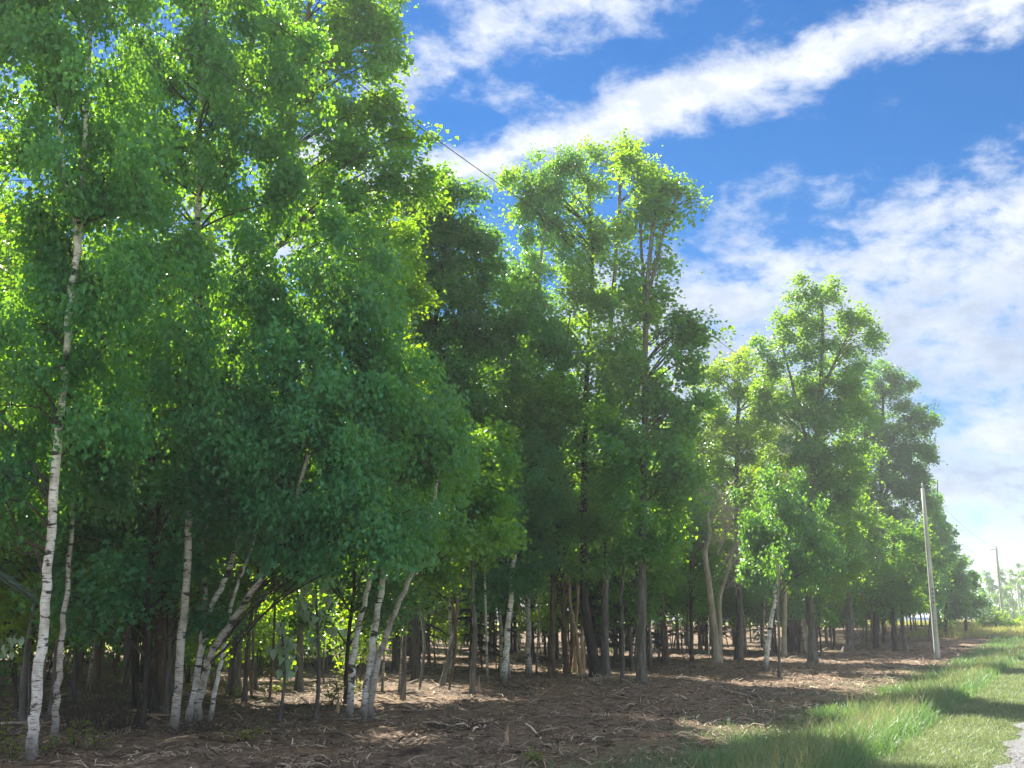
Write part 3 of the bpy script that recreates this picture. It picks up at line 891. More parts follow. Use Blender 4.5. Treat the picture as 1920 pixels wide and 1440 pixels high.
dead_tree('dead_tree', 'dead pale tree with bare twisted twigs in front of the green maples', (1345, 1246),
          [([(1345, 1246), (1340, 1190), (1333, 1130), (1327, 1080), (1322, 1035), (1330, 1005), (1328, 960)], 17, 6), ([(1348, 1244), (1350, 1180), (1350, 1120), (1362, 1080), (1372, 1045)], 11, 4)], 20, 5,
          [(1330, 1000, .3, 1, 1.0, .03), (1326, 1040, -.5, .8, .7, .03), (1345, 1040, .6, .8, 1.0, .03), (1340, 980, .5, .7, 1.1, .035), (1328, 985, -.4, .9, .8, .02), (1356, 1060, .4, .9, 1.0, .022), (1365, 1070, .7, .6, .8, .025), (1330, 960, .1, 1, .8, .02), (1352, 1110, .8, .5, .7, .02), (1335, 1020, .8, .4, 1.1, .025), (1372, 1045, .5, .9, .8, .02)], 51)
dead_tree('dead_tree', 'bare forked dead snag standing high among the yellow green maples', (1470, 1232),
          [([(1470, 1232), (1472, 1100), (1474, 960), (1478, 880)], 9, 6), ([(1478, 880), (1474, 820), (1466, 760), (1462, 720)], 5, 2), ([(1478, 880), (1482, 820), (1476, 770), (1474, 725)], 5, 2), ([(1476, 900), (1462, 850), (1448, 790)], 4, 2)], 10, 2,
          [(1465, 780, -.3, 1, .9, .012), (1480, 830, .4, 1, .9, .012), (1456, 820, -.6, .8, .7, .012), (1474, 750, .1, 1, .6, .01)], 52)


def broken_cedar():
    g = gnd(1500, 1224)
    d = g[1]
    k = d / F
    root = tag(empty('broken_cedar', g), 'pale broken cedar butt of splayed split stems between birch and dark trunk', 'broken tree')
    specs = [([(1497, 1224), (1482, 1180), (1470, 1130), (1464, 1118)], 16, 7, 0, -.3), ([(1502, 1222), (1492, 1170), (1478, 1122)], 12, 6, .3, .2), ([(1506, 1224), (1504, 1160), (1484, 1122), (1476, 1116)], 14, 6, -.3, -.5),
             ([(1512, 1222), (1516, 1170), (1514, 1128)], 14, 8, .2, .3), ([(1496, 1222), (1500, 1150), (1490, 1120)], 11, 5, .5, .6), ([(1508, 1224), (1512, 1180), (1506, 1150)], 20, 9, -.1, -.1)]
    for pts, a, c, o0, o1 in specs:
        b = Buf()
        P = catmull([at(x, y, d + o0 + (o1 - o0) * i / (len(pts) - 1)) - g for i, (x, y) in enumerate(pts)], 5)
        P[0][2] = -0.1
        tube(b, P, np.linspace(a, c, len(P)) * k / 2, 8, 0, True, 0.10)
        build(b, 'split_stem', M['wood_split'] if a < 15 else M['bark_brown'], root, True)


broken_cedar()


# ------------------------------------------------------------------ the two pale broad-leaved saplings: every leaf a piece
def big_leaf_mesh():
    me = bpy.data.meshes.new('leaf')
    L, Wd = 1.0, 0.72
    prof = [(0.0, 0.0), (0.12, 0.30), (0.35, 0.5), (0.62, 0.38), (0.85, 0.15), (1.0, 0.0)]
    V, Fc = [], []
    for t, w in prof:
        z = -0.35 * t * t
        V += [(t * L, -w * Wd, z + 0.22 * w), (t * L, 0, z), (t * L, w * Wd, z + 0.22 * w)]
    for i in range(len(prof) - 1):
        a = i * 3
        Fc += [(a, a + 3, a + 4, a + 1), (a + 1, a + 4, a + 5, a + 2)]
    me.from_pydata([tuple(v) for v in V], [], Fc)
    me.materials.append(M['leaf_pale'])
    a = me.attributes.new('rnd', 'FLOAT', 'POINT')
    a.data.foreach_set('value', np.linspace(0.2, 0.9, len(V)).astype(np.float32))
    return me


LEAF = big_leaf_mesh()


def pale_sapling(label, bpx, path, spots, seed, w0=9, size=0.18):
    rs = np.random.default_rng(seed)
    g = gnd(*bpx)
    d = g[1]
    k = d / F
    root = tag(empty('sapling', g), label, 'sapling')
    b = Buf()
    P = catmull([at(x, y, d) - g for x, y in path], 5)
    P[0][2] = -0.05
    tube(b, P, np.linspace(w0, 3, len(P)) * k / 2, 7, 0, True, 0.04)
    for (x, y, rx, ry, n) in spots:
        e = at(x, y, d) - g
        q = P[int(np.argmin(np.linalg.norm(P - e, axis=1)))]
        tube(b, [q, (q + e) / 2 + np.array((0, 0, 0.04)), e], (0.008, 0.006, 0.003), 4, 0, False)
    build(b, 'trunk', M['bark_grey'], root, True)
    for (x, y, rx, ry, n) in spots:
        for _ in range(n):
            px = x + rs.normal(0, rx * 0.55)
            py = y + rs.normal(0, ry * 0.55)
            c = at(px, py, d + rs.normal(0, rx * k * 0.6)) - g
            o = bpy.data.objects.new('leaf', LEAF)
            o.parent = root
            o.location = c
            s_ = size * rs.uniform(0.7, 1.2)
            o.scale = (s_, s_, s_)
            o.rotation_euler = (rs.uniform(-.5, .5), rs.uniform(0.35, 1.1), rs.uniform(0, 2 * PI))
            col.objects.link(o)


pale_sapling('young sapling with big pale green leaves and smooth grey stem', (592, 1348),
             [(592, 1348), (597, 1290), (598, 1220), (594, 1150), (592, 1085)],
             [(590, 1085, 26, 18, 12), (612, 1080, 18, 14, 9), (600, 1115, 28, 20, 14), (575, 1110, 22, 18, 9), (592, 1150, 30, 22, 14), (622, 1150, 22, 20, 9), (590, 1190, 24, 20, 10), (628, 1180, 18, 16, 7), (575, 1140, 18, 16, 7)], 61)
pale_sapling('short twin stemmed sapling with pale drooping leaves left of the smooth grey stem', (524, 1352),
             [(524, 1352), (530, 1310), (534, 1270), (530, 1200), (526, 1170)],
             [(525, 1170, 20, 16, 9), (535, 1200, 22, 18, 10), (520, 1215, 18, 16, 8), (540, 1235, 22, 16, 11), (555, 1215, 16, 14, 7), (532, 1250, 16, 12, 7)], 62, 7)
pale_sapling('pale leafy twig poking in at the left frame edge', (-20, 1395),
             [(-20, 1395), (-18, 1320), (-10, 1250), (2, 1210)], [(5, 1200, 22, 12, 10), (25, 1200, 16, 8, 7), (-5, 1225, 20, 12, 8), (10, 1225, 12, 8, 5)], 63, 6, 0.11)


# ------------------------------------------------------------------ interior of the wood: prototypes, then copies
def proto_tree(name, label, group, H, cb, R, r0, style, bark, seed, lai, size=1.2, lean=0.0):
    rs = np.random.default_rng(seed)
    n = 7
    pts = []
    dx, dy = rs.normal(0, 1, 2)
    for i in range(n):
        t = i / (n - 1)
        pts.append((lean * t * t * dx + rs.normal(0, .05) * (i > 0), lean * t * t * dy + rs.normal(0, .05) * (i > 0), H * .96 * t))
    lobes = []
    z = cb
    while z < H - 0.6:
        t = (z - cb) / (H - cb)
        rad = R * (0.55 + 0.9 * math.sin(PI * min(1, t * 0.9 + 0.15))) * 0.62
        m = 3 if t < 0.75 else 1
        a0 = rs.uniform(0, 2 * PI)
        for j in range(m):
            a = a0 + j * 2 * PI / m + rs.normal(0, .3)
            o = rad * 0.75 if m > 1 else 0
            lobes.append(((math.cos(a) * o, math.sin(a) * o, z + rs.normal(0, .25)), (rad * .72, rad * .72, rs.uniform(.55, .85))))
        z += rs.uniform(1.0, 1.5)
    return build_tree(name, (0, 0, 0), [(pts, r0, 0.02)], lobes, style=style, barks=(bark,), label=label, group=group, seed=seed, size=size, lai=lai, dens=.8, mains=4, limb=.03, sides=7)


def proto_spruce(name, label, group, H, R, seed, mat='needle', bare=1.2):
    rs = np.random.default_rng(seed)
    root = tag(empty(name), label, 'spruce', group)
    b = Buf()
    P = np.array([(0, 0, -0.1), (0.02, 0, H * .3), (0, .03, H * .6), (0, 0, H)])
    tube(b, catmull(P, 4), np.linspace(0.12, 0.01, 13), 7, 0)
    nb = Buf()
    z = bare
    while z < H - 0.2:
        t = z / H
        L = R * (1 - t) ** 0.8 + 0.15
        for _ in range(5):
            a = rs.uniform(0, 2 * PI)
            l = L * rs.uniform(.7, 1.1)
            d = np.array((math.cos(a), math.sin(a), 0))
            ts = np.linspace(0, 1, 6)
            pp = np.array([d * l * u + np.array((0, 0, z + 0.10 * l * u - 0.42 * l * u * u)) for u in ts])
            tube(b, pp, np.linspace(0.016, 0.004, 6), 4, 1, False)
            if z < 2.2 and rs.random() < 0.45:
                continue                    # dead bare boughs low down
            m = int(70 * l)
            u = rs.uniform(.15, 1, m)
            C = d * (l * u)[:, None]
            C[:, 2] += z + 0.10 * l * u - 0.42 * l * u * u
            side = np.array((-d[1], d[0], 0))
            sgn = rs.choice((-1, 1), m)
            spread = 0.30 * l * (1.05 - u) + 0.08
            T = d * 0.75 + side * sgn[:, None] * 0.8 + np.stack([np.zeros(m), np.zeros(m), rs.uniform(-.5, .0, m)], 1)
            T /= np.linalg.norm(T, axis=1)[:, None]
            Ln = spread * rs.uniform(.5, 1.2, m)
            N = np.stack([rs.normal(0, .35, m), rs.normal(0, .35, m), np.ones(m)], 1)
            leaves(nb, C + T * Ln[:, None] * .5, T, N, Ln, np.full(m, 0.05), rs.uniform(0, 1, m), 0.1)
        z += rs.uniform(.28, .42)
    build(b, 'trunk', [M['bark_dark'], M['bark_twig']], root, True)
    build(nb, 'crown', M[mat], root)
    return root


GI = 'trees inside the wood behind the front row'
protos = [
    proto_tree('maple_tree', 'slender grey trunked tree', GI, 14.0, 4.2, 2.0, .09, 'maple', 'bark_grey', 101, .42, 1.15, .5),
    proto_tree('maple_tree', 'brown trunked tree', GI, 13.0, 3.6, 2.1, .11, 'maple', 'bark_brown', 102, .42, 1.15, .4),
    proto_tree('maple_tree', 'dark trunked dark leaved tree', GI, 12.5, 3.2, 1.9, .10, 'dark', 'bark_dark', 103, .48, 1.15, .3),
    proto_tree('birch_tree', 'whitish birch', GI, 13.5, 5.0, 1.6, .08, 'birch', 'bark_birch_dull', 104, .45, 1.4, .6),
    proto_tree('maple_tree', 'yellow green tree', GI, 11.0, 2.4, 2.0, .08, 'yellow', 'bark_brown', 105, .42, 1.15, .5),
]
spr = [proto_spruce('spruce_tree', 'tall dark drooping spruce', 'spruces inside the wood', 8.5, 2.2, 111),
       proto_spruce('spruce_tree', 'small dark drooping spruce', 'spruces inside the wood', 6.0, 1.8, 112, bare=.9)]


def proto_shrub(seed, style, label):
    rs = np.random.default_rng(seed)
    stems = []
    lobes = []
    for i in range(4):
        a = rs.uniform(0, 2 * PI)
        e = np.array((math.cos(a) * rs.uniform(.3, .8), math.sin(a) * rs.uniform(.3, .8), rs.uniform(1.6, 3.0)))
        stems.append(([(0.05 * math.cos(a), .05 * math.sin(a), 0), e * (.5, .5, .55), e], .018, .006))
        lobes.append((e, (rs.uniform(.5, .8), rs.uniform(.5, .8), rs.uniform(.35, .6))))
        lobes.append((e * (.7, .7, .6), (.5, .5, .35)))
    return build_tree('understory_shrub', (0, 0, 0), stems, lobes, style=style, barks=('bark_twig',), label=label, cat='shrub', group='leafy understory shrubs', seed=seed, lai=.55, dens=.8, mains=4, limb=.02)


shr = [proto_shrub(121, 'yellow', 'yellow green understory shrub'), proto_shrub(122, 'maple', 'green understory shrub')]


def proto_pole(seed, bark, label):
    rs = np.random.default_rng(seed)
    root = tag(empty('sapling'), label, 'sapling', 'bare thin stems in the shade')
    H = rs.uniform(5, 7)
    b = Buf()
    pts = [(0, 0, 0)]
    for i in range(5):
        pts.append((pts[-1][0] + rs.normal(0, .10), pts[-1][1] + rs.normal(0, .10), pts[-1][2] + H / 5))
    P = catmull(pts, 4)
    P[0][2] = -.05
    tube(b, P, np.linspace(.035, .012, len(P)), 6, 0)
    for q in range(9):
        i = rs.integers(6, len(P))
        a = rs.uniform(0, 2 * PI)
        l = rs.uniform(.3, .9)
        e = P[i] + np.array((math.cos(a) * l, math.sin(a) * l, rs.uniform(0, .4)))
        tube(b, [P[i], (P[i] + e) / 2 + (0, 0, -.05), e], (.009, .006, .003), 3, 1, False)
    build(b, 'trunk', [M[bark], M['bark_twig']], root, True)
    return root


pol = [proto_pole(131, 'bark_grey', 'thin bare grey stem'), proto_pole(132, 'bark_brown', 'thin bare brown stem'), proto_pole(133, 'bark_birch_dull', 'thin bare pale stem')]

GF = 'low leafy trees along the front of the wood'
skirt = [
    proto_tree('maple_tree', 'low leafy young maple', GF, 7.5, 2.5, 2.0, .06, 'maple', 'bark_grey', 141, .8, 1.1, .4),
    proto_tree('maple_tree', 'low dark leafy tree', GF, 8.0, 2.5, 1.9, .06, 'dark', 'bark_dark', 142, .8, 1.1, .4),
    proto_tree('birch_tree', 'low soft leaved birch', GF, 8.5, 2.6, 1.7, .06, 'birch', 'bark_birch_dull', 143, .8, 1.25, .4),
    proto_tree('maple_tree', 'mid height full leafy maple', GF, 11.0, 2.6, 2.4, .08, 'maple', 'bark_grey', 144, .8, 1.15, .3),
    proto_tree('maple_tree', 'mid height yellow green maple', GF, 10.5, 2.6, 2.3, .08, 'yellow', 'bark_brown', 145, .8, 1.15, .3),
]
rp = random.Random(5)
used = set()
kinds = {}


MARKS = [(58, 'the nearest white birch'), (325, 'the straight peeling birch'), (480, 'the leaning birch clump'), (592, 'the big leaved sapling'), (705, 'the splayed white birch'), (782, 'the dark straight trunk'),
         (885, 'the grey trunk with stub'), (955, 'the snapped white birch'), (1075, 'the split cedar stems'), (1125, 'the two stemmed maple'), (1203, 'the stout grey trunk'), (1345, 'the dead twisted tree'),
         (1445, 'the leaning white birch'), (1500, 'the broken cedar'), (1591, 'the broad trunk'), (1633, 'the bright gap'), (1690, 'the pale trunk by the pole'), (1757, 'the nearest pole'), (1811, 'the small round tree')]


def where(x, y):                # what it stands behind or beside, as the photograph shows it
    px = 960 + F * x / y * 0.985
    fx, nm = min(MARKS, key=lambda m_: abs(m_[0] - px))
    w = to_sw(x, y)[1]
    dep = 'at the front' if w < 14.5 else 'just inside' if w < 20 else 'deep inside' if w < 28 else 'at the back'
    rel = 'behind' if abs(px - fx) < 14 else 'left of' if px < fx else 'right of'
    return dep + ' ' + rel + ' ' + nm


def place(proto, x, y, sc, rz, say=True):
    o = proto if proto.name not in used else copy_tree(proto)
    if o is proto:
        used.add(proto.name)
    if say:
        kinds.setdefault(proto.name, proto['label'])
        o['label'] = kinds[proto.name] + ' ' + where(x, y)
    o.location = (x, y, float(hgt(x, y)))
    o.scale = (sc, sc, sc)
    o.rotation_euler = (0, 0, rz)
    return o


def seen(x, y, margin=1.5):
    # inside the camera's field of view, with a margin in metres
    return abs(x) < y * 960 / F * 1.03 + margin and y > 8


CLEAR = [(1350, 48.0, 58), (955, 31.5, 26), (592, 21.5, 62), (535, 21.5, 45), (1497, 47.0, 40), (1202, 30.5, 16), (1118, 34.5, 30), (1445, 39.0, 28), (885, 26.0, 12), (1075, 35.0, 26), (700, 18.5, 60), (1633, 60.0, 22)]


def hides(x, y, rad):
    px = 960 + F * x / y * 0.99
    for fx, fd, hw in CLEAR:
        if y < fd + .5 and abs(px - fx) < hw + rad * F / y:
            return True
    return False


GLADES = [((10.4, 50.5), (2.5, 64), 2.8), ((16.6, 63.5), (9, 77), 2.8), ((-4.5, 26), (-12, 39), 2.6), ((3.0, 36), (-4, 48), 2.0), ((-1.0, 27.5), (-8, 40), 1.5), ((21, 58), (13, 72), 1.8)]


def in_glade(x, y):
    for (ax, ay), (bx, by), r in GLADES:
        dx, dy = bx - ax, by - ay
        t = max(0, min(1, ((x - ax) * dx + (y - ay) * dy) / (dx * dx + dy * dy)))
        if math.hypot(x - ax - t * dx, y - ay - t * dy) < r:
            return True
    return False


taken = []


def free(x, y, dmin):
    for a, b in taken:
        if (a - x) ** 2 + (b - y) ** 2 < dmin * dmin:
            return False
    taken.append((x, y))
    return True


def scatter(n, s0, s1, w0, w1, dmin, fn, tries=40, bias=1.0, vis=True, rad=0.15, tall=True):
    k = 0
    for _ in range(n * tries):
        if k >= n:
            break
        s = rp.uniform(s0, s1)
        w = w0 + (w1 - w0) * rp.random() ** bias
        x, y = sw(s, w)
        if (vis and not seen(x, y)) or y < 17.5 or hides(x, y, rad) or (tall and in_glade(x, y)):
            continue
        if not free(x, y, dmin):
            continue
        fn(x, y)
        k += 1


scatter(24, 13, 60, 11.9, 15.5, 1.9, lambda x, y: place(rp.choices(skirt[:3], (3, 2, 3))[0], x, y, rp.uniform(.85, 1.2), rp.uniform(0, 6.28)), rad=1.3)
scatter(18, 60, 125, 11.0, 14.0, 2.2, lambda x, y: place(rp.choices(skirt[:3], (2, 3, 1))[0], x, y, rp.uniform(.8, 1.15), rp.uniform(0, 6.28)), rad=1.0)
scatter(16, 36, 78, 13.0, 17.0, 1.8, lambda x, y: place(rp.choice(skirt[3:]), x, y, rp.uniform(.85, 1.1), rp.uniform(0, 6.28)), rad=1.4)
scatter(14, 78, 126, 12.0, 15.5, 2.0, lambda x, y: place(rp.choice(skirt[3:]), x, y, rp.uniform(.75, .95), rp.uniform(0, 6.28)), rad=1.2)
# trees: dense just behind the front row, thinner deeper in
scatter(58, 10, 62, 13.4, 27, 1.7, lambda x, y: place(rp.choices(protos, (3, 3, 2, 1.4, 2.6))[0], x, y, rp.uniform(.82, 1.08), rp.uniform(0, 6.28)), bias=1.3)
scatter(40, 62, 128, 12.2, 26, 2.1, lambda x, y: place(rp.choices(protos, (3, 3, 4, .8, 1.0))[0], x, y, rp.uniform(.72, .95), rp.uniform(0, 6.28)), bias=1.6)
scatter(22, 22, 75, 14.5, 27, 1.5, lambda x, y: place(rp.choice(spr), x, y, rp.uniform(.75, 1.15), rp.uniform(0, 6.28)), bias=1.2)
scatter(75, 8, 75, 11.3, 30, .5, lambda x, y: place(rp.choice(pol), x, y, rp.uniform(.6, 1.3), rp.uniform(0, 6.28)), bias=1.3, tall=False)
scatter(18, 6, 34, 15, 30, 1.0, lambda x, y: place(rp.choice(shr), x, y, rp.uniform(.8, 1.35), rp.uniform(0, 6.28)), tall=False)
scatter(26, 8, 42, 24, 38, 1.6, lambda x, y: place(rp.choices(protos, (2, 3, 3, 1, 2))[0], x, y, rp.uniform(.82, 1.0), rp.uniform(0, 6.28)))
scatter(9, 2, 24, 18, 34, 1.1, lambda x, y: place(rp.choice(shr), x, y, rp.uniform(.9, 1.5), rp.uniform(0, 6.28)), tall=False)
scatter(16, 8, 45, 22, 38, 1.2, lambda x, y: place(rp.choice(shr), x, y, rp.uniform(.9, 1.5), rp.uniform(0, 6.28)), tall=False)
scatter(14, 10, 60, 26, 38, 1.6, lambda x, y: place(rp.choice(spr), x, y, rp.uniform(.7, 1.0), rp.uniform(0, 6.28)))
scatter(20, 14, 80, 27, 45, 1.8, lambda x, y: place(rp.choice(spr), x, y, rp.uniform(.7, 1.1), rp.uniform(0, 6.28)))
scatter(34, 12, 85, 26, 46, 1.6, lambda x, y: place(rp.choices(protos, (3, 3, 4, 1, 2))[0], x, y, rp.uniform(.8, 1.0), rp.uniform(0, 6.28)))
scatter(40, 8, 70, 12.5, 34, .5, lambda x, y: place(rp.choice(pol), x, y, rp.uniform(.6, 1.2), rp.uniform(0, 6.28)), tall=False)
bs = proto_spruce('spruce_tree', 'pale blue green spruce boughs at the left frame edge', None, 9.0, 2.3, 113, 'needle_blue', 2.6)
p = at(-215, 1380, 14.2)
place(bs, p[0], p[1], 1.0, .4, False)


# ------------------------------------------------------------------ utility poles and wires
def utility_pole(label, x, y, H, r0, r1, arm):
    z = float(hgt(x, y))
    root = tag(empty('utility_pole', (x, y, z)), label, 'utility pole', 'utility poles along the road')
    b = Buf()
    zz = np.array([-.3, 0, .3, H * .25, H * .5, H * .75, H])
    tube(b, np.stack([0 * zz, 0 * zz, zz], 1), np.interp(zz, (0, H), (r0, r1)), 16, 0, True, .006)
    build(b, 'post', M['pole_wood'], root, True)
    ux, uy = UX, UY
    b = Buf()
    tube(b, [(0, 0, H + .02), (0, 0, H + .12), (0, 0, H + .26)], (.03, .05, .035), 8)
    build(b, 'insulator', M['insulator'], root, True)
    b = Buf()
    fx, fy = -ux * (r1 + .06), -uy * (r1 + .06)
    tube(b, [(fx * .4, fy * .4, H - 1.2), (fx, fy, H - 1.2), (fx * 1.6, fy * 1.6, H - 1.2)], (.02, .02, .03), 6)
    build(b, 'cable_clamp', M['metal'], root, True)
    if arm:
        b = Buf()
        tube(b, [(-.75 * .9, -.1, H - .25), (-.3, -.05, H - .22), (0, 0, H - .2)], (.045, .045, .05), 6)
        build(b, 'side_bracket', M['pole_wood'], root, True)
    else:
        for q, hz in enumerate((2.55, 2.75, 2.95, 3.15, 1.7)):
            b = Buf()
            a = math.atan2(-y, -x) + .35
            rr = r0 * .97 + (r1 - r0) * hz / H
            c = np.array((math.cos(a) * rr, math.sin(a) * rr, hz))
            t = np.array((-math.sin(a), math.cos(a), 0)) * (.035 if q < 4 else .05)
            n_ = np.array((math.cos(a), math.sin(a), 0)) * .012
            v = np.array((0, 0, .055 if q < 4 else .05))
            V = [c - t - v, c + t - v, c + t + v, c - t + v]
            V = V + [p_ + n_ for p_ in V]
            Fq = [(4, 5, 6, 7), (0, 1, 5, 4), (1, 2, 6, 5), (2, 3, 7, 6), (3, 0, 4, 7)]
            b.add(np.array(V), Fq)
            build(b, 'number_plate', M['tag'] if q < 4 else M['metal'], root)
    return root, np.array((x, y, z + H))


g1 = gnd(1758, 1234)
p1t = at(1733, 916, g1[1])
H1 = p1t[2] - g1[2]
_, top1 = utility_pole('pale wooden utility pole nearest the camera in front of the dark maple', g1[0], g1[1], H1, .135, .085, False)
p2 = at(1881, 1160, 116.0)
z2 = float(hgt(p2[0], p2[1]))
H2 = at(1864, 1026, 116.0)[2] - z2
_, top2 = utility_pole('middle utility pole with short side bracket against the clouds', p2[0], p2[1], H2, .17, .12, True)
p3 = at(1915, 1170, 150.0)
z3 = float(hgt(p3[0], p3[1]))
H3 = at(1909, 1094, 150.0)[2] - z3
_, top3 = utility_pole('farthest and thinnest utility pole at the right frame edge', p3[0], p3[1], H3, .17, .12, True)


def wire(label, a, b, sag, r=.009):
    a, b = np.array(a), np.array(b)
    t = np.linspace(0, 1, 60)
    P = a + (b - a) * t[:, None]
    P[:, 2] -= sag * 4 * t * (1 - t)
    bf = Buf()
    tube(bf, P, np.full(60, r), 5, 0, False)
    tag(build(bf, 'overhead_wire', M['wire'], None, True), label, 'wire', 'overhead wires')


# the wires come from a pole behind the camera; they pass through the picture points where the photograph shows them
def wire_back(top, qx, qy, d):
    q = at(qx, qy, d)
    return q + (q - top) * (22.0 / (top[1] - q[1]))


e0 = wire_back(top1 + (0, 0, .22), 760, 205, 12.0)
wire('upper overhead wire crossing the blue sky towards the nearest pole', top1 + np.array((0, 0, .24)), e0, .12, .0062)
e1 = wire_back(top1 + (0, 0, -1.2), 560, 212, 11.0)
wire('lower overhead wire passing in front of the leaves to the nearest pole', top1 + np.array((-.08, -.15, -1.2)), e1, .12, .0045)
wire('upper wire running between the nearest and the middle pole', top1 + np.array((0, 0, .24)), top2 + np.array((0, 0, .24)), .7, .008)
wire('lower wire running between the nearest and the middle pole', top1 + np.array((0, 0, -1.2)), top2 + np.array((0, 0, -1.2)), .7, .007)
wire('upper wire running from the middle pole to the farthest pole', top2 + np.array((0, 0, .24)), top3 + np.array((0, 0, .24)), 1.2, .015)

# ------------------------------------------------------------------ far end: shrub, trees beyond, sunlit field
far_specs = [('pale conifer in the far belt left of the middle pole', 1850, 1070, 190, 'dark'), ('pale conifer in the far belt just behind the middle pole', 1874, 1062, 200, 'maple'),
             ('far pale tree right of the middle pole', 1892, 1072, 195, 'maple'), ('tallest far pale tree near the right frame edge', 1908, 1060, 205, 'dark'),
             ('far pale tree cut by the right frame edge', 1926, 1066, 190, 'maple'), ('low far tree in the gap left of the far belt', 1838, 1105, 180, 'dark'), ('far tree beyond the right frame edge', 1950, 1070, 200, 'maple')]
for i, (lab, x, ytop, d, sty) in enumerate(far_specs):
    tp = at(x, ytop, d)
    zb = float(hgt(tp[0], tp[1]))
    H = tp[2] - zb
    lb = []
    rs = np.random.default_rng(200 + i)
    for q in range(7):
        t = q / 6
        lb.append(((tp[0] + rs.normal(0, .5), tp[1], zb + H * (.14 + .80 * t)), (1.9 * (1 - .78 * t) + .25, 1.6 * (1 - .7 * t) + .25, H * .12)))
    build_tree('far_tree', (tp[0], tp[1], zb), [([(tp[0], tp[1], zb), (tp[0] + .1, tp[1], zb + H * .5), (tp[0], tp[1], zb + H * .97)], .16, .03)], lb, style=sty, barks=('bark_grey',),
               label=lab, group='far belt of trees beyond the field', seed=210 + i, size=3.0, lai=.8, dens=.8, mains=4)
px_tree('roadside_shrub', 'bright yellow green shrub on the sunlit grass before the middle pole', (1868, 1180),
        [([(1862, 1180), (1858, 1168), (1852, 1158)], 2, 1), ([(1872, 1180), (1880, 1165), (1886, 1155)], 2, 1), ([(1867, 1180), (1868, 1166), (1870, 1152)], 2, 1)],
        [(1858, 1166, 22, 12), (1884, 1164, 22, 13), (1870, 1156, 18, 11), (1845, 1174, 14, 8), (1900, 1172, 14, 8)], style='yellow', barks=('bark_twig',), cat='shrub', seed=71, size=2.0)


# ------------------------------------------------------------------ grass, straw and gravel (stuff)
def blades(name, label, x, y, h, wdt, lean, mat, rs, seg=3, zoff=0.0, tint=None):
    n = len(x)
    z = hgt(x, y) - 0.01 + zoff
    a = rs.uniform(0, 2 * PI, n)
    la = rs.uniform(0, 2 * PI, n)
    dx, dy = np.cos(a), np.sin(a)
    lx, ly = np.cos(la) * lean * h, np.sin(la) * lean * h
    V = []
    for q in range(seg):
        t = q / seg
        w = wdt * (1 - t * 0.75) / 2
        cx = x + lx * t * t
        cy = y + ly * t * t
        cz = z + h * (t - 0.12 * t * t * lean)
        V.append(np.stack([cx - dx * w, cy - dy * w, cz], 1))
        V.append(np.stack([cx + dx * w, cy + dy * w, cz], 1))
    V.append(np.stack([x + lx, y + ly, z + h * (1 - .25 * lean)], 1))
    V = np.stack(V, 1)
    k = V.shape[1]
    b = Buf()
    i = np.arange(n)[:, None] * k
    fq = []
    for q in range(seg - 1):
        fq.append(i + np.array([[2 * q, 2 * q + 1, 2 * q + 3, 2 * q + 2]]))
    r = np.repeat(rs.uniform(0, 1, n) if tint is None else tint, k)
    b.add(V.reshape(-1, 3), np.concatenate(fq), 0, r)
    ft = i + np.array([[2 * seg - 2, 2 * seg - 1, 2 * seg]])
    b.f.append(ft)
    b.s.append(np.zeros(len(ft), int))
    o = build(b, name, mat)
    tag(o, label, 'grass', None, 'stuff')
    return o


def near_s(rs, n, s0, s1, p):
    """positions along the road, denser near the camera"""
    u = rs.uniform(0, 1, n)
    return (s0 ** (1 - p) + u * (s1 ** (1 - p) - s0 ** (1 - p))) ** (1 / (1 - p))


rs = np.random.default_rng(301)
n = 40000
s = near_s(rs, n, 10, 120, 1.9)
edge = 3.15 + 0.30 * np.sin(0.9 * s) + 0.3 * np.sin(2.3 * s + 1) + 0.03 * np.maximum(0, s - 30)
w = 1.25 + (edge - 1.25) * rs.uniform(0, 1, n) ** 0.9 + rs.normal(0, .06, n)
x, y = sw(s, w)
patch = 0.5 + 0.5 * np.sin(1.3 * x + 2.1 * y) * np.sin(0.7 * x - 1.4 * y)
inner = sstep(0, .5, w - 1.1) * (1 - 0.65 * sstep(-1.1, .1, w - edge))
h = (0.30 + 0.08 * patch) * (0.35 + 0.75 * inner) * rs.uniform(.5, 1.35, n)
wd = (0.007 + 0.00036 * s) * rs.uniform(.6, 1.5, n)
tint = np.clip(0.35 * patch + 0.5 * rs.uniform(0, 1, n) + 0.25 * (1 - inner), 0, 1)
blades('tall_grass', 'tall lush green grass in the ditch along the road', x, y, h, wd, rs.uniform(.25, .8, n), M['grass_tall'], rs, 3, 0, tint)
n = 3200
s = near_s(rs, n, 11, 120, 1.6)
edge = 3.15 + 0.30 * np.sin(0.9 * s) + 0.3 * np.sin(2.3 * s + 1)
w = 1.5 + (edge - 2.0) * rs.uniform(0, 1, n)
x, y = sw(s, w)
blades('seeding_grass', 'pale seeding grass stalks among the tall green grass', x, y, rs.uniform(.40, .72, n), 0.006 + .00022 * s, rs.uniform(.2, .6, n), M['grass_seed'], rs, 3)
n = 50000
s = near_s(rs, n, 10, 120, 2.0)
w = -0.15 + 1.75 * rs.uniform(0, 1, n) + rs.normal(0, .08, n)
x, y = sw(s, w)
pt = 0.5 + 0.5 * np.sin(2.1 * x - .8 * y) * np.sin(1.1 * x + 1.9 * y)
h = rs.uniform(.03, .10, n) * (0.5 + 0.8 * sstep(-.2, .5, w)) * (0.8 + .5 * pt)
blades('mown_grass', 'short dry green mown grass beside the gravel road', x, y, h, 0.006 + .00035 * s, rs.uniform(.3, 1.1, n), M['grass_mown'], rs, 2, 0, np.clip(.55 * pt + .5 * rs.uniform(0, 1, n), 0, 1))
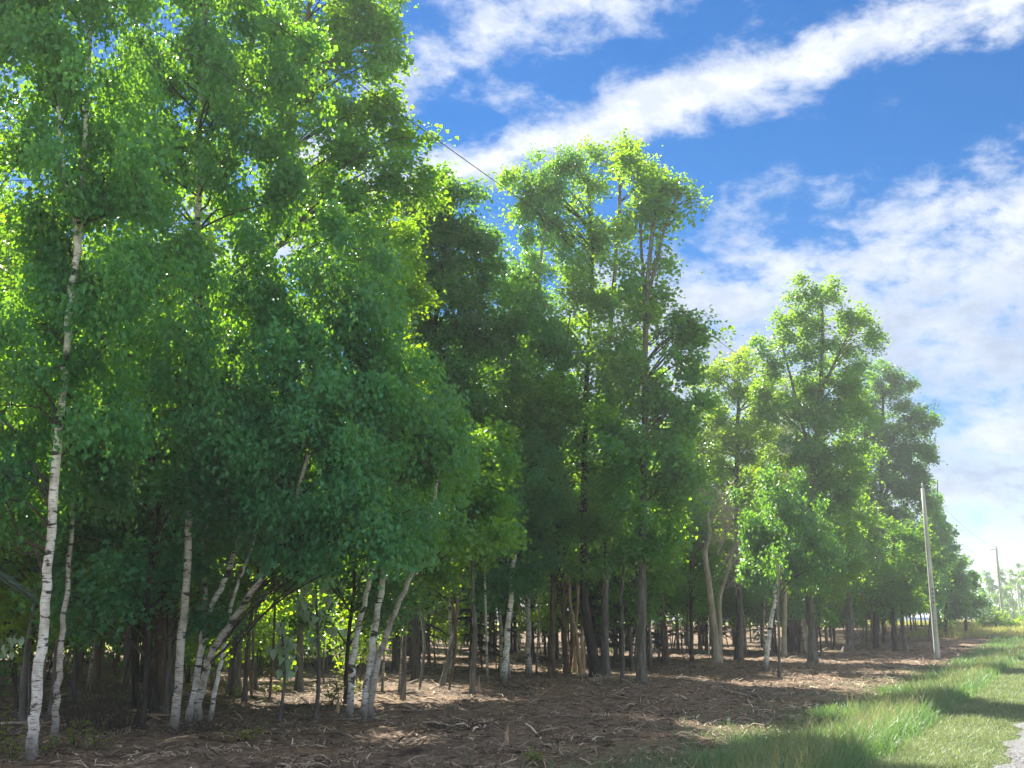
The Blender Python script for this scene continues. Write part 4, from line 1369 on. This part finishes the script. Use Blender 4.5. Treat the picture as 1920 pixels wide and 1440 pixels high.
# sparse grass creeping over the mulch
n = 9000
s = near_s(rs, n, 8, 45, 1.7)
w = 3.3 + rs.exponential(.6, n)
x, y = sw(s, w)
blades('sparse_grass', 'sparse grass creeping over the edge of the wood mulch', x, y, rs.uniform(.05, .20, n), 0.005 + .0003 * s, rs.uniform(.3, 1, n), M['grass_tall'], rs, 2)
# tall dry grass on the sunlit rise beyond the wood
n = 15000
s = rs.uniform(92, 190, n)
w = 2.5 + rs.uniform(0, 1, n) * (9 + 18 * sstep(120, 140, s))
x, y = sw(s, w)
blades('field_grass', 'sunlit yellow grass on the rise at the far end of the wood', x, y, rs.uniform(.3, .7, n), np.full(n, .07), rs.uniform(.2, .7, n), M['grass_field'], rs, 2)

# straw, bark strips and wood chips
n = 105000
s = near_s(rs, n, 6, 80, 1.6)
w = 3.2 + 20 * rs.uniform(0, 1, n) ** 1.15
x, y = sw(s, w)
pat = np.sin(1.9 * x + .7 * y) * np.sin(-.8 * x + 1.6 * y + 1) + .6 * np.sin(3.7 * x - 2.9 * y)
keep = (rs.uniform(0, 1, n) < .55 + .5 * pat) & (np.abs(x) < y * 960 / F * 1.04 + 1) & (y > 9)
x, y, s = x[keep], y[keep], s[keep]
n = len(x)
a = rs.uniform(0, 2 * PI, n)
L = rs.uniform(.08, 1, n) ** 1.4 * .36 * (0.8 + .012 * s)
wd = rs.uniform(.005, .016, n) * (0.7 + .024 * s) * np.where(rs.uniform(0, 1, n) < .10, 2.0, 1.0)
til = rs.normal(0, .16, n)
T = np.stack([np.cos(a), np.sin(a), til], 1)
B = np.stack([-np.sin(a), np.cos(a), rs.normal(0, .3, n)], 1)
C = np.stack([x, y, hgt(x, y) + .015 + np.abs(til) * L * .4 + rs.uniform(0, .03, n)], 1)
bend = np.stack([np.zeros(n), np.zeros(n), rs.uniform(0, .15, n) * L], 1) + B * (rs.normal(0, .12, n) * L)[:, None]
V = np.stack([C - T * L[:, None] / 2 - B * wd[:, None] / 2, C - T * L[:, None] / 2 + B * wd[:, None] / 2,
              C + bend - B * wd[:, None] / 2, C + bend + B * wd[:, None] / 2,
              C + T * L[:, None] / 2 - B * wd[:, None] / 3, C + T * L[:, None] / 2 + B * wd[:, None] / 3], 1)
i = np.arange(n)[:, None] * 6
b = Buf()
b.add(V.reshape(-1, 3), np.concatenate([i + np.array([[0, 1, 3, 2]]), i + np.array([[2, 3, 5, 4]])]), 0, np.repeat(rs.beta(1.1, 1.5, n), 6))
tag(build(b, 'wood_mulch', M['straw']), 'shredded bark strips and wood chips strewn over the cleared ground', 'mulch', None, 'stuff')

# loose stones of the gravel
n = 5000
s = near_s(rs, n, 12, 40, 1.8)
w = -2.2 + 2.4 * rs.uniform(0, 1, n) ** .8
x, y = sw(s, w)
r = rs.uniform(.005, .017, n)
oct_ = np.array([(1, 0, 0), (0, 1, 0), (-1, 0, 0), (0, -1, 0), (0, 0, .7), (0, 0, -.7)])
V = np.stack([x, y, hgt(x, y) + np.where(w < 0, .012 + .05 * (1 - ((np.minimum(w, 0) + 3) / 3) ** 2), .004)], 1)[:, None, :] + oct_[None] * r[:, None, None] * rs.uniform(.6, 1.2, (n, 6, 1))
fo = np.array([(0, 1, 4), (1, 2, 4), (2, 3, 4), (3, 0, 4), (1, 0, 5), (2, 1, 5), (3, 2, 5), (0, 3, 5)])
b = Buf()
b.add(V.reshape(-1, 3), (np.arange(n)[:, None, None] * 6 + fo[None]).reshape(-1, 3))
tag(build(b, 'gravel', M['stone']), 'loose grey stones scattered along the gravel edge', 'gravel', None, 'stuff')


# ------------------------------------------------------------------ sticks, stubs, brush and weeds that can be told apart
def stick(name, label, p0, p1, r, mat, bow=0.06, forks=1, seed=0, cat='stick'):
    rs = np.random.default_rng(seed)
    a = gnd(*p0)
    c = gnd(*p1)
    root = tag(empty(name, a), label, cat)
    a0 = np.zeros(3)
    a0[2] = r * .8
    c0 = c - a
    c0[2] += r * .8
    L = np.linalg.norm(c0)
    side = np.array((-c0[1], c0[0], 0)) / (L + 1e-6)
    b = Buf()
    P = catmull([a0, a0 + (c0 - a0) * .33 + side * rs.normal(0, bow) * L + (0, 0, .03), a0 + (c0 - a0) * .66 + side * rs.normal(0, bow) * L + (0, 0, .03), c0], 4)
    tube(b, P, np.linspace(r, r * .45, len(P)), 6, 0, True, .08)
    for q in range(forks):
        i = rs.integers(4, len(P) - 2)
        e = P[i] + (c0 / L) * L * rs.uniform(.15, .3) + side * rs.choice((-1, 1)) * L * rs.uniform(.08, .2) + np.array((0, 0, rs.uniform(0, .06)))
        tube(b, [P[i], (P[i] + e) / 2, e], (r * .5, r * .4, r * .2), 5, 0, False)
    build(b, 'shaft', M[mat], root, True)


SK = [('long pale forked stick below the leaning birch clump', (310, 1392), (372, 1385), .022, 'wood_split'),
      ('thin pale stick lying in the mulch right of the leaning clump', (455, 1325), (527, 1305), .02, 'wood_dead'),
      ('curved stick beside the dark hole in the mulch', (792, 1357), (855, 1366), .02, 'wood_dead'),
      ('broken brown branch propped under the splayed birch', (725, 1275), (757, 1255), .045, 'wood_split'),
      ('pale fallen branch right of the two stemmed maple', (1090, 1277), (1168, 1270), .03, 'wood_split'),
      ('small white curved stick in the front mulch', (934, 1412), (958, 1400), .02, 'wood_dead'),
      ('short pale stick at the foot of the grey stemmed sapling', (650, 1352), (735, 1352), .018, 'wood_dead'),
      ('grey fallen branch by the dark cedar trunks', (240, 1335), (300, 1352), .035, 'wood_split'),
      ('long thin stick lying across the mulch toward the pole', (1520, 1290), (1620, 1310), .03, 'wood_dead'),
      ('pale stick on the ground under the dead twisted tree', (1370, 1300), (1420, 1312), .025, 'wood_dead'),
      ('thin stick near the tall grass at the front', (1250, 1402), (1285, 1422), .012, 'wood_dead'),
      ('weathered stick lying low at the left front corner', (-10, 1362), (60, 1362), .03, 'wood_dead')]
for i, (lab, a, c, r, mt) in enumerate(SK):
    stick('fallen_stick', lab, a, c, r, mt, .05, 2, 400 + i)


def stub(label, bpx, h, r, seed):
    rs = np.random.default_rng(seed)
    g = gnd(*bpx)
    root = tag(empty('splintered_stub', g), label, 'stump')
    b = Buf()
    k = 9
    th = np.linspace(0, 2 * PI, k, endpoint=False)
    ring = lambda z, rr: np.stack([np.cos(th) * rr, np.sin(th) * rr, np.zeros(k) + z], 1)
    V = [ring(-.08, r * 1.5), ring(.05, r * 1.15), ring(h * .5, r), ring(h * .7, r * .95)]
    V[3][:, 2] += rs.uniform(-h * .15, h * .7, k) * (np.cos(th) > -.2)
    V[3][:, :2] *= rs.uniform(.6, 1.1, (k, 1))
    inner = ring(h * .55, r * .45)
    V = np.vstack(V + [inner, [[0, 0, h * .5]]])
    f = []
    for q in range(4):
        for j in range(k):
            f.append((q * k + j, q * k + (j + 1) % k, (q + 1) * k + (j + 1) % k, (q + 1) * k + j))
    b.add(V, f)
    t = np.array([(4 * k + j, 4 * k + (j + 1) % k, 5 * k) for j in range(k)])
    b.f.append(t)
    b.s.append(np.zeros(k, int))
    build(b, 'splintered_wood', M['wood_split'], root)


stub('pale splintered stub beside the grey trunk', (897, 1300), .36, .035, 501)
stub('low splintered stub under the splayed white birch', (633, 1335), .30, .032, 502)
stub('small broken stub in the open mulch at the front', (950, 1392), .20, .03, 503)


def brush(name, label, bpx, rad, hgt_, n, mat, seed, cat='brush'):
    rs = np.random.default_rng(seed)
    g = gnd(*bpx)
    root = tag(empty(name, g), label, cat)
    b = Buf()
    for q in range(n):
        a = rs.uniform(0, 2 * PI)
        rr = rad * rs.uniform(0, 1) ** .6
        p0 = np.array((math.cos(a) * rr, math.sin(a) * rr, -.02))
        a2 = rs.uniform(0, 2 * PI)
        e = p0 + np.array((math.cos(a2) * rad * rs.uniform(.2, .8), math.sin(a2) * rad * rs.uniform(.2, .8), hgt_ * rs.uniform(.2, 1)))
        m_ = (p0 + e) / 2 + rs.normal(0, .06, 3)
        tube(b, [p0, m_, e], (.011, .008, .003), 4, 0, False)
    build(b, 'twig_tangle', M[mat], root, True)


brush('brush_pile', 'tangle of dark brush between the left birches and the cedar', (190, 1372), .55, .95, 60, 'bark_twig', 511)
brush('brush_pile', 'dark pile of roots and twigs at the foot of the leaning clump', (380, 1372), .55, .28, 60, 'bark_twig', 512)
brush('brush_pile', 'dark clod of twigs in the middle of the front mulch', (850, 1366), .45, .12, 60, 'bark_twig', 513)
brush('brush_pile', 'pale shredded brush at the foot of the dead twisted tree', (1345, 1250), .9, .35, 80, 'wood_split', 514)
brush('brush_pile', 'heap of pale twigs around the two stemmed maple', (1150, 1278), .9, .28, 70, 'wood_dead', 515)
brush('brush_pile', 'low dark root mound right of the snapped birch', (975, 1292), .9, .2, 70, 'bark_twig', 516)


def weed(name, label, bpx, hh, rad, nleaf, mat, seed, group=None, L=.07):
    rs = np.random.default_rng(seed)
    g = gnd(*bpx)
    root = tag(empty(name, g), label, 'weed', group)
    b = Buf()
    lf = Buf()
    for q in range(max(3, nleaf // 14)):
        a = rs.uniform(0, 2 * PI)
        e = np.array((math.cos(a) * rad * rs.uniform(.2, 1), math.sin(a) * rad * rs.uniform(.2, 1), hh * rs.uniform(.5, 1)))
        tube(b, [(0, 0, -.02), e * (.4, .4, .6), e], (.006, .005, .003), 4, 0, False)
        m_ = 14
        t = rs.uniform(.3, 1.05, m_)
        C = e[None] * t[:, None] + rs.normal(0, .035, (m_, 3))
        yaw = rs.uniform(0, 2 * PI, m_)
        T = np.stack([np.cos(yaw), np.sin(yaw), rs.uniform(-.5, .2, m_)], 1)
        N = np.stack([rs.normal(0, .4, m_), rs.normal(0, .4, m_), np.ones(m_)], 1)
        sc_ = rs.uniform(.6, 1.3, m_)
        leaves(lf, C, T, N, L * sc_, L * .6 * sc_, rs.uniform(0, 1, m_))
    build(b, 'stalk', M['bark_twig'], root, True)
    build(lf, 'foliage', M[mat], root)


WD = [('small bright weed at the foot of the big white birch', (20, 1432), .35, .25, 60), ('leafy weed between the white birch and the thin grey birch', (85, 1418), .3, .25, 50),
      ('bright green weed right of the thin grey birch', (140, 1405), .4, .25, 70), ('yellowish weed in front of the dark brush tangle', (180, 1408), .35, .25, 70),
      ('green seedling patch below the leaning clump', (425, 1312), .4, .45, 110), ('dark green weed on the mulch under the leaning stems', (455, 1392), .25, .5, 110),
      ('tall weed at the left frame edge', (5, 1415), .6, .25, 90), ('green tuft sprouting in the middle foreground mulch', (1020, 1435), .16, .35, 90)]
for i, (lab, bp_, hh, rad, nl) in enumerate(WD):
    weed('weed', lab, bp_, hh, rad, nl, 'leaf_weed', 520 + i)

weed('seedling', 'low green seedling', (470, 1290), .28, .22, 56, 'leaf_weed', 560, 'seedlings on the floor of the wood', .08)
kind0 = 'low green seedling'
seed0 = [o for o in bpy.data.objects if o.name.startswith('seedling')][0]
seed0['label'] = kind0 + ' ' + where(seed0.location[0], seed0.location[1])
for q in range(42):
    px, py = rp.uniform(0, 1500), rp.uniform(1215, 1330)
    g_ = gnd(px, py)
    if to_sw(g_[0], g_[1])[1] < 11.5:
        continue
    o = copy_tree(seed0)
    o['label'] = kind0 + ' ' + where(g_[0], g_[1])
    o.location = g_
    o.rotation_euler = (0, 0, rp.uniform(0, 6.28))
    sc_ = rp.uniform(.6, 1.6)
    o.scale = (sc_, sc_, sc_)



# ------------------------------------------------------------------ thin summer haze round the whole place
def make_haze():
    m = bpy.data.materials.new('haze')
    m.use_nodes = True
    m.node_tree.nodes.clear()
    t = NT(m.node_tree)
    v = t.n('ShaderNodeVolumePrincipled', ins={'Color': (0.88, 0.94, 1.0, 1), 'Density': 0.0010, 'Anisotropy': 0.2})
    o = t.n('ShaderNodeOutputMaterial')
    m.node_tree.links.new(v.outputs[0], o.inputs['Volume'])
    X, Z0, Z1 = 6500, -1.5, 24.0
    V = [(x, y, z) for z in (Z0, Z1) for x, y in ((-X, -X), (X, -X), (X, X), (-X, X))]
    b = Buf()
    b.add(np.array(V), [(3, 2, 1, 0), (4, 5, 6, 7), (0, 1, 5, 4), (1, 2, 6, 5), (2, 3, 7, 6), (3, 0, 4, 7)])
    tag(build(b, 'haze', m), 'thin bright summer haze in the air', 'haze', None, 'stuff')


make_haze()
